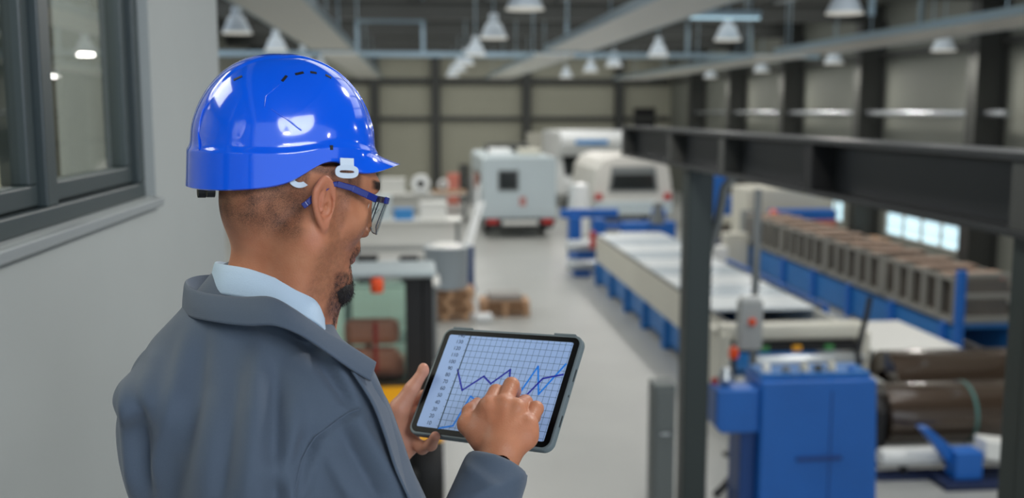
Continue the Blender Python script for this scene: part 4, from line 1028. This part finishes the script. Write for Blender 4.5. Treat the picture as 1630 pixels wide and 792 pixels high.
def sub(mb, name, m, parent, **k):
    o = mb.build(name, m, None, **k); o.parent = parent; o.matrix_parent_inverse = Matrix.Translation(man.location).inverted() if False else parent.matrix_parent_inverse.inverted() if False else Matrix.Identity(4)
    return o
for px, py, px2, py2 in ((449,124,460,117), (474,114,485,111), (498,111,508,113), (521,115,531,120), (369,124,383,117)):
    a, na = on_hat(px, py); b, nb_ = on_hat(px2, py2)
    sub(MB().bar(a+na*.0002, b+nb_*.0002, .0034, .0016, up=na), 'vent_slot', M_black, hat)
a, na = on_hat(532, 237); sub(MB().bar(a+kz*.003, a-kz*.003, .004, .0014, up=na), 'accessory_slot', M_black, hat)
# crease lines of the side panel
def crease(pts, r, nm):
    P = [on_hat(*p) for p in pts]
    sub(MB().tube([p+n_*.00001 for p, n_ in P], r, 8), nm, M_hat, hat, smooth=True)
crease([(437,171),(449,179),(461,187),(473,196),(484,205)], .0011, 'moulded_ridge')
crease([(424,165),(428,150),(435,138),(446,128)], .0008, 'moulded_ridge')
crease([(313,235),(311,215),(313,190),(320,172),(330,158)], .0012, 'moulded_ridge')
# harness inside
M_blk = mat('black_plastic', rgb(22,22,24), .45)
M_clip = mat('pale_plastic', rgb(205,218,232), .35)
ring = [fromk((.098*math.cos(t), .084*math.sin(t), -.036-.006*math.cos(t*1))) for t in np.linspace(1.9, 2*math.pi-1.9, 40)]
mb = MB()
for a, b in zip(ring[:-1], ring[1:]): mb.bar(a, b+(b-a)*.05, .003, .020, up=kz)
sub(mb, 'headband', M_blk, hat)
for t_, zz in ((3.14, -.047), (3.5, -.044)):
    p = np.array(fromk((.108*math.cos(t_), .092*math.sin(t_), zz)))
    sub(MB().tube([p-kz*.004+kx*.008, p-kz*.004-kx*.002], .010, 16), 'ratchet_knob', M_blk, hat, smooth=True)
def plate(center, u, v, n_, outline, hole, th=.0024):
    O = [center+u*a+v*b for a, b in outline]; H = [center+u*a+v*b for a, b in hole]; k = len(O); mb = MB()
    vs = [p+n_*th/2 for p in O]+[p+n_*th/2 for p in H]+[p-n_*th/2 for p in O]+[p-n_*th/2 for p in H]
    fs = []
    for i in range(k):
        j = (i+1) % k
        fs += [(i, j, k+j, k+i), (2*k+i, 3*k+i, 3*k+j, 2*k+j), (i, 2*k+i, 2*k+j, j), (k+i, k+j, 3*k+j, 3*k+i)]
    return mb.add(vs, fs)
def superel(a, b, e, n=28, ox=0, oy=0): return [(ox+a*math.copysign(abs(math.cos(t))**(2/e), math.cos(t)), oy+b*math.copysign(abs(math.sin(t))**(2/e), math.sin(t))) for t in np.linspace(0, 2*math.pi, n, endpoint=False)]
nr = -hl
c0 = PX(552, 273, 1.318); uu = hx*.98+hz*.18; uu /= np.linalg.norm(uu); vv = np.cross(uu, hl); vv /= np.linalg.norm(vv)
if vv[2] < 0: vv = -vv
sub(plate(c0, uu, vv, nr, superel(.0155, .0085, 2.6), superel(.0098, .0018, 3)), 'strap_clip', M_clip, hat, smooth=True)
sub(MB().bar(c0+vv*.005, c0+vv*.017-nr*.002, .018, .0022, up=nr), 'clip_tab', M_clip, hat)
c1 = PX(477, 278, 1.312)
sub(plate(c1, uu, vv, nr, superel(.0165, .0165, 2), superel(.0095, .0095, 2)), 'strap_ring', M_clip, hat, smooth=True)

# ------------------------------------------------------------------ safety glasses (in the head frame)
M_gl = mat('glasses_blue', rgb(18,38,125), .25, coat=.4)
def HP_(x, y, z): return fromh((x, y, z))
# brow bar wraps round the front
arc = []
for t in np.linspace(-1, 1, 25):
    a = t*1.12; arc.append(HP_(.070+.044*math.cos(a)**.8 if abs(a) < 1.5 else .07, -.077*math.sin(a)/math.sin(1.12), .024))
mb = MB()
for a, b in zip(arc[:-1], arc[1:]): mb.bar(a, b+(b-a)*.06, .0045, .0090, up=hz)
glasses = mb.build('safety_glasses', M_gl, man, bevel=.001)
for s in (-1, 1):
    pts = [(-.028, .084, -.006), (-.024, .086, -.001), (-.012, .0875, .016), (.000, .0875, .028), (.010, .086, .031), (.035, .083, .030), (.060, .079, .026), (.078, .075, .023)]
    hts = [.0075, .008, .0075, .0065, .007, .009, .0095, .0095]
    mb = MB(); PP = [HP_(x, s*y, z) for x, y, z in pts]
    tpn = []
    for i in range(len(PP)-1): mb.bar(PP[i], PP[i+1]+(PP[i+1]-PP[i])*.04, .0035, (hts[i]+hts[i+1])/2, up=hz)
    o = mb.build('temple_arm', M_gl, glasses, bevel=.001)
for s in (-1, 1):
    vs = []; nz = 9; T = np.linspace(.06, 1.10, 20)
    for a in T:
        for j in range(nz):
            f = j/(nz-1); zz = .020-.043*f*(1-.25*max(0, (a-.75)/.35)**2-.22*max(0, (.35-a)/.3)**2); sh = 1-.035*f
            vs.append(HP_(.069+.045*math.cos(a)**.8*sh-.004*f, -s*.0765*math.sin(a)/math.sin(1.12)*sh, zz))
    fs = [(i*nz+j, (i+1)*nz+j, (i+1)*nz+j+1, i*nz+j+1) for i in range(len(T)-1) for j in range(nz-1)]
    lens = MB().add(vs, fs).build('lens', M_lens, glasses, smooth=True)
    sm = lens.modifiers.new('thick', 'SOLIDIFY'); sm.thickness = .0016
    edge = [vs[i*nz+nz-1] for i in range(len(T))]; edge = [vs[(len(T)-1)*nz+j] for j in range(nz)]+edge[::-1]+[vs[j] for j in range(nz-1, -1, -1)]
    MB().tube(edge, .0008, 6).build('lens_edge', mat('lens_rim', rgb(60,66,78), .3), glasses, smooth=True)
MB().tube([HP_(.109, -.012, .004), HP_(.115, -.006, .010), HP_(.115, .006, .010), HP_(.109, .012, .004)], .0022, 8).build('nose_bridge', M_lens, glasses, smooth=True)
# ------------------------------------------------------------------ jacket
def cloth_material():
    m = bpy.data.materials.new('jacket_cloth'); m.use_nodes = True; nt = m.node_tree; b = nt.nodes['Principled BSDF']; L = nt.links.new
    b.inputs['Roughness'].default_value = .78; b.inputs['Specular IOR Level'].default_value = .25
    b.inputs['Sheen Weight'].default_value = .15; b.inputs['Sheen Roughness'].default_value = .5
    tc = nt.nodes.new('ShaderNodeTexCoord'); n = nt.nodes.new('ShaderNodeTexNoise'); n.inputs['Scale'].default_value = 900; n.inputs['Detail'].default_value = 2
    w = nt.nodes.new('ShaderNodeTexWave'); w.inputs['Scale'].default_value = 420; w.inputs['Distortion'].default_value = 1.5; w.bands_direction = 'DIAGONAL'
    L(tc.outputs['Object'], n.inputs['Vector']); L(tc.outputs['Object'], w.inputs['Vector'])
    x = nt.nodes.new('ShaderNodeMix'); x.data_type = 'RGBA'; x.inputs[6].default_value = rgb(74,86,102); x.inputs[7].default_value = rgb(86,98,114); L(n.outputs['Fac'], x.inputs[0]); L(x.outputs[2], b.inputs['Base Color'])
    bp = nt.nodes.new('ShaderNodeBump'); bp.inputs['Strength'].default_value = .25; bp.inputs['Distance'].default_value = .0006; L(w.outputs['Fac'], bp.inputs['Height']); L(bp.outputs[0], b.inputs['Normal'])
    return m
M_jack = cloth_material()
slR = wrR+(elR-wrR)*.05
def f_jacket(P):
    d = torso(P)
    q = tob(P)
    # shoulder blades and rounded upper back
    d = smin(d, s_ell(q, (-.055, -.085, 1.25), (.085, .085, .11)), .05)
    d = smin(d, s_ell(q, (-.035, .060, 1.25), (.075, .075, .09)), .05)
    d = smin(d, s_ell(q, (-.070, .048, 1.330), (.074, .074, .036)), .03)
    d = smin(d, s_cap(P, shR, elR, .064, .057), .035)
    d = smin(d, s_cap(P, shL, elL, .066, .048), .035)
    fa = smin(s_cap(P, elR, slR+(slR-elR)*.1, .057, .045), s_cap(P, elR, elR+(slR-elR)*.3, .057, .056), .02)
    fb = s_cap(P, elL, wrL+(elL-wrL)*.22, .058, .042)
    d = smin(d, fa, .02); d = smin(d, fb, .02)
    # flat end of the right sleeve
    ax = (wrR-elR)/np.linalg.norm(wrR-elR)
    cut = (P-slR)@ax; d = np.where(np.linalg.norm(P-slR, axis=-1) < .12, smax(d, cut, .004), d)
    axl = (wrL-elL)/np.linalg.norm(wrL-elL); sl = wrL+(elL-wrL)*.22; cl = (P-sl)@axl
    d = np.where(np.linalg.norm(P-sl, axis=-1) < .1, smax(d, cl, .004), d)
    # hollow for the neck
    return d
V, Q = nets(f_jacket, *box_of(fromb(-.2, -.27, .80), fromb(.22, .27, 1.50), fromb(-.2, .27, 1), fromb(.22, -.27, 1), elR, elL, slR, wrL, pad=.05), .0048)
V = relax(V, Q, 8, .5); N = normals(relax(V, Q, 6, .5), Q)
px, py, dp = projv(V); facing = np.clip(-(N@FW)*1.6+.2, 0, 1)
qb = tob(V)
def fold(x0, y0, x1, y1, w, amp, soft=.25):
    d = np.array([x1-x0, y1-y0], float); L_ = np.hypot(*d); u = d/L_
    t = (px-x0)*u[0]+(py-y0)*u[1]; s = -(px-x0)*u[1]+(py-y0)*u[0]
    return amp*np.exp(-(s/w)**2)*ss(-L_*soft, L_*.2, t)*ss(L_*(1+soft), L_*.8, t)
disp = np.zeros(len(V))
for f in ((300,540,240,780,16,.004), (325,560,275,790,14,-.004), (415,560,395,792,18,.005), (372,600,345,800,16,-.005), (438,600,440,800,12,-.006), (470,640,455,792,16,.005),
          (515,545,572,655,8,.005), (515,575,560,648,7,-.004), (470,520,560,640,10,-.004), (490,690,440,792,10,-.005), (590,600,690,792,10,.005), (560,660,640,792,12,.006), (545,690,600,792,9,-.006),
          (610,640,665,760,9,-.004), (215,640,235,792,14,-.006), (195,620,215,780,10,.005), (250,560,225,640,16,.003), (520,720,560,792,9,.004), (350,520,330,600,24,.002),
          (568,650,500,697,5,-.0035), (500,697,468,792,5,-.0035), (578,655,512,700,6,.0025), (512,700,480,792,6,.0025), (430,740,470,800,14,.004), (740,740,790,780,9,.0025), (755,790,830,755,8,.002), (735,800,820,792,7,-.002)):
    disp += fold(*f)
disp *= facing*2.3*ss(160, 215, px+0*py)
bx = qb*vec(38, 26, 15); disp += .0012*np.sin(bx[:,1]+1.3*np.sin(bx[:,2]))*ss(1.42, 1.25, qb[:,2])
V = relax(V+N*disp[:, None], Q, 4, .5)
jacket = mesh_np('jacket', V, Q, M_jack, man)
def on_jacket(x0, y0):
    m = (np.hypot(px-x0, py-y0) < 7) & ((N@FW) < 0); return V[m][np.argsort(dp[m])[:6]].mean(0)
px, py, dp = projv(V)
sp_ = [(572,650), (556,658), (538,668), (520,681), (503,697), (491,714), (482,732), (475,752), (470,772), (466,795)]
sp_ = [on_jacket(*p)-FW*.0008 for p in sp_]
MB().tube(sp_, .0012, 8).build('armhole_seam', M_jack, jacket, smooth=True)
def ribbon(rows, name, m, parent, thick=.0025, sub_=3, level=1):
    # rows: list of equally long point lists; makes a smooth strip of cloth
    R_ = [np.array(r, float) for r in rows]
    def cr(A, k):
        out = []; n = len(A)
        for i in range(n-1):
            p0, p1, p2, p3 = A[max(i-1, 0)], A[i], A[i+1], A[min(i+2, n-1)]
            for j in range(k):
                t = j/k; out.append(.5*((2*p1)+(-p0+p2)*t+(2*p0-5*p1+4*p2-p3)*t*t+(-p0+3*p1-3*p2+p3)*t**3))
        out.append(A[-1]); return np.array(out)
    G = [cr(r, 6) for r in R_]; G = np.array(G); G = np.array([cr(G[:, i], 4) for i in range(G.shape[1])]).transpose(1, 0, 2)
    a, b = G.shape[:2]; mb = MB().add(G.reshape(-1, 3), [(i*b+j, i*b+j+1, (i+1)*b+j+1, (i+1)*b+j) for i in range(a-1) for j in range(b-1)])
    o = mb.build(name, m, parent, smooth=True); s = o.modifiers.new('thick', 'SOLIDIFY'); s.thickness = thick; s.offset = 0
    return o
# collar: inner stand, fold, outer fall
top = [(470,492,1.52), (400,452,1.53), (352,440,1.51), (318,440,1.475), (297,447,1.43), (301,459,1.385), (331,469,1.345), (385,474,1.315), (430,474,1.298), (468,493,1.290), (515,526,1.288), (560,553,1.298), (598,577,1.318)]
bot = [(470,530,1.54), (400,490,1.555), (350,480,1.54), (315,480,1.50), (292,490,1.435), (302,503,1.368), (340,512,1.318), (392,518,1.288), (438,518,1.270), (480,534,1.264), (520,560,1.266), (560,588,1.280), (590,606,1.300)]
inn = [(465,540,1.49), (405,500,1.50), (368,480,1.49), (338,478,1.46), (322,484,1.42), (330,494,1.375), (352,502,1.345), (395,510,1.322), (436,512,1.310), (474,530,1.302), (518,560,1.300), (560,590,1.310), (588,610,1.325)]
T = [PX(*p) for p in top]; B = [PX(*p) for p in bot]; I_ = [PX(*p) for p in inn]
mid = [(t*.5+b*.5)+np.array([0,0,0.])-FW*.003 for t, b in zip(T, B)]
T2 = [t*.75+i*.25+UP*.001 for t, i in zip(T, I_)]
ribbon([B, mid, T, T2, I_], 'collar', M_jack, jacket, .003)
# lapel edge running down the front
le = [(588,604,1.315), (610,640,1.325), (626,690,1.32), (640,745,1.31), (655,800,1.30), (670,860,1.29)]
ri = [(560,590,1.285), (592,640,1.285), (612,690,1.28), (630,745,1.27), (655,800,1.27), (680,860,1.27)]
lb = [(590,600,1.34), (615,636,1.36), (636,690,1.36), (655,745,1.35), (680,800,1.34), (700,860,1.33)]
ribbon([[PX(*p) for p in ri], [PX(*p) for p in le], [PX(*p) for p in lb]], 'lapel', M_jack, jacket, .003)
# cuff hem
M_shirt = mat('shirt_cloth', rgb(186,208,228), .7, bump=.2, bscale=700)
st = [(420,440,1.49), (378,424,1.475), (350,417,1.445), (343,419,1.412), (358,422,1.378), (393,428,1.356), (430,440,1.345), (465,455,1.342), (500,476,1.352), (516,498,1.378)]
sb = [(420,470,1.50), (372,462,1.485), (342,455,1.455), (333,460,1.412), (346,467,1.370), (385,473,1.344), (430,481,1.330), (470,496,1.326), (503,514,1.338), (518,528,1.368)]
si = [(424,465,1.475), (385,452,1.465), (362,446,1.44), (358,450,1.412), (368,458,1.386), (398,465,1.366), (430,474,1.357), (463,488,1.354), (496,508,1.364), (510,520,1.385)]
sy = [(420,500,1.51), (360,492,1.50), (325,480,1.465), (318,484,1.415), (330,494,1.36), (380,502,1.335), (430,508,1.32), (474,525,1.315), (510,545,1.33), (524,560,1.36)]
A_, B_, C_, D_ = ([PX(*p) for p in l] for l in (st, sb, si, sy))
shirt = ribbon([C_, [c*.5+d*.5 for c, d in zip(C_, D_)], D_], 'shirt', M_shirt, man, .002)
ribbon([B_, [(a+b)/2-FW*.002 for a, b in zip(A_, B_)], A_, [a*.7+c*.3+UP*.0005 for a, c in zip(A_, C_)], C_], 'collar', M_shirt, shirt, .002)
# trousers and shoes
M_tr = mat('trouser_cloth', rgb(52,56,66), .8)
def f_tr(P):
    q = tob(P); d = s_ell(q, (.02, 0, .92), (.115, .165, .14))
    for s in (1, -1):
        d = smin(d, smin(s_cap(q, (.01, s*.09, .85), (.02, s*.10, .48), .088, .066), s_cap(q, (.02, s*.10, .48), (-.02, s*.11, .07), .064, .058), .02), .04)
    return smax(d, .05-q[..., 2], .004)
V, Q = nets(f_tr, *box_of(fromb(-.1, -.2, .05), fromb(.1, .2, 1.02), fromb(-.1, .2, 1.02), fromb(.1, -.2, 1), pad=.10), .012); mesh_np('trousers', V, Q, M_tr, man)
for s in (1, -1):
    def f_sh(P):
        q = tob(P); d = smin(s_cap(q, (-.05, s*.11, .045), (.13, s*.125, .035), .045, .038), s_cap(q, (-.03, s*.11, .05), (-.02, s*.11, .10), .045), .03)
        return smax(d, .002-q[..., 2], .004)
    c = fromb(.03, s*.11, .06); V, Q = nets(f_sh, *box_of(fromb(-.1, s*.11, 0), fromb(.18, s*.12, .12), pad=.08), .006); mesh_np('shoe', V, Q, mat('shoe_leather', rgb(28,26,26), .4), man)

# ------------------------------------------------------------------ tablet
tab = thing('tablet_computer', 'tablet in grey rugged case showing blue line charts, held by the man', 'tablet', tuple(TC))
TW, TH = .258, .189
def tp_(x, y, z): return TC+TX*x+TY*y+TN*z
def slab(w, h, r, z0, z1, name, m, parent, ox=0, oy=0, bev=0):
    P = []
    for cx, cy, a0 in ((w/2-r, h/2-r, 0), (-w/2+r, h/2-r, 90), (-w/2+r, -h/2+r, 180), (w/2-r, -h/2+r, 270)):
        for k in range(9): a = math.radians(a0+90*k/8); P.append((ox+cx+r*math.cos(a), oy+cy+r*math.sin(a)))
    n = len(P); mb = MB().add([tp_(x, y, z0) for x, y in P]+[tp_(x, y, z1) for x, y in P], [tuple(range(n)), tuple(range(n, 2*n))[::-1]]+[(i, (i+1) % n, (i+1) % n+n, i+n) for i in range(n)])
    return mb.build(name, m, parent, bevel=bev)
slab(TW, TH, .016, -.0115, .0008, 'case', mat('case_grey', rgb(104,116,120), .55), tab, bev=.0022)
slab(TW-.009, TH-.009, .012, .0006, .0016, 'bezel', mat('bezel_black', rgb(6,7,9), .3, spec=.06), tab)
for x, y, w, h in ((-TW/2+.034, TH/2+.0003, .038, .0026), (TW/2-.034, TH/2+.0003, .038, .0026)): slab(w, h, .0012, -.009, .0014, 'case_corner', mat('case_grey', rgb(104,116,120), .55), tab, x, y)
for y, l in ((.030, .020), (-.004, .003), (-.045, .018)):
    MB().bar(tp_(TW/2-.0002, y-l/2, -.005), tp_(TW/2-.0002, y+l/2, -.005), .0012, .0024, up=TN).build('side_button', M_black, tab)
# the picture on the screen: panel, grid, axis numbers and curves, all on the glass
SW, SH = TW-.028, TH-.026
def screen_mat(n, c, e): return mat(n, c, .35, emit=e, spec=.08)
scr = slab(SW, SH, .003, .0017, .00175, 'screen', screen_mat('screen_white', rgb(138,162,200), .38), tab)
def sp(u, v, z=.0019): return tp_(-SW/2+u*SW, SH/2-v*SH, z)     # u right, v down
def line(pts, w, z, name, m):
    mb = MB(); pts = [sp(u, v, z) for u, v in pts]
    for i in range(len(pts)-1):
        a, b = pts[i], pts[i+1]; d = (b-a)/np.linalg.norm(b-a); r = np.cross(d, TN); L0 = d*w*.35
        q = [a-L0+r*w/2, a-L0-r*w/2, b+L0-r*w/2, b+L0+r*w/2]; mb.add(q, [(0, 1, 2, 3)])
    o = mb.build(name, m, None); o.parent = scr; o.matrix_parent_inverse = Matrix.Identity(4); return o
U0, U1 = .18, 1.0
g = screen_mat('grid_line', rgb(52,72,98), .12); mbs = MB()
for k in range(1, 19):
    u = U0+(U1-U0)*k/18.2
    a, b = sp(u, 0, .0019), sp(u, 1, .0019); r = TX*.00026; mbs.add([a-r, a+r, b+r, b-r], [(0, 1, 2, 3)])
for k in range(15):
    v = .03+k*.0675
    a, b = sp(U0-.02, v, .00195), sp(U1, v, .00195); r = TY*.00026; mbs.add([a-r, a+r, b+r, b-r], [(0, 1, 2, 3)])
o = mbs.build('chart_grid', g, None); o.parent = scr; o.matrix_parent_inverse = Matrix.Identity(4)
line([(U0, 0), (U0, 1)], .0016, .0023, 'chart_axis', screen_mat('axis_line', rgb(14,38,34), .05))
dk = screen_mat('dark_curve', rgb(34,42,150), .25); lt = screen_mat('light_curve', rgb(30,112,200), .4)
def uv(zx, zy):      # screen coordinates of a point of the display seen in the photograph
    r = PX(640+zx/3.6, 510+zy/3.6, 1)-CP; P = CP+r*(((TC-CP)@TN)/(r@TN)); q = P-TC
    return (q@TX)/SW+.5, .5-(q@TY)/SH
line([uv(322,285), uv(348,402), uv(472,322), uv(512,364), uv(624,284), uv(618,345)], .0030, .0022, 'chart_curve', dk)
line([uv(700,447), uv(810,335), uv(926,312)], .0030, .00225, 'chart_curve', dk)
line([uv(212,619), uv(295,605), uv(396,436), uv(425,458)], .0030, .0021, 'chart_curve', lt)
line([uv(655,450), uv(783,265), uv(785,425), uv(942,252)], .0030, .0021, 'chart_curve', lt)
M_txt = screen_mat('number_ink', rgb(40,56,84), .08)
for k, (zx, zy) in enumerate(((158,588),(173,548),(190,510),(206,470),(219,430),(236,390),(252,352),(265,313),(278,276),(290,238),(304,200),(318,162),(333,125),(345,90))):
    cu = bpy.data.curves.new('axis_number', 'FONT'); cu.body = str(10*(k+1)); cu.size = .0092; cu.align_x = 'CENTER'; cu.align_y = 'CENTER'; cu.materials.append(M_txt)
    tmp = bpy.data.objects.new('tmp', cu); me = bpy.data.meshes.new_from_object(tmp); bpy.data.objects.remove(tmp); me.name = 'axis_number'
    o = bpy.data.objects.new('axis_number', me); COL.objects.link(o); u, v = uv(zx, zy); p = sp(u, v, .0021)
    o.matrix_world = Matrix(((TX[0], TY[0], TN[0], p[0]), (TX[1], TY[1], TN[1], p[1]), (TX[2], TY[2], TN[2], p[2]), (0, 0, 0, 1)))
    mw = o.matrix_world.copy(); o.parent = scr; bpy.context.view_layer.update(); o.matrix_world = mw
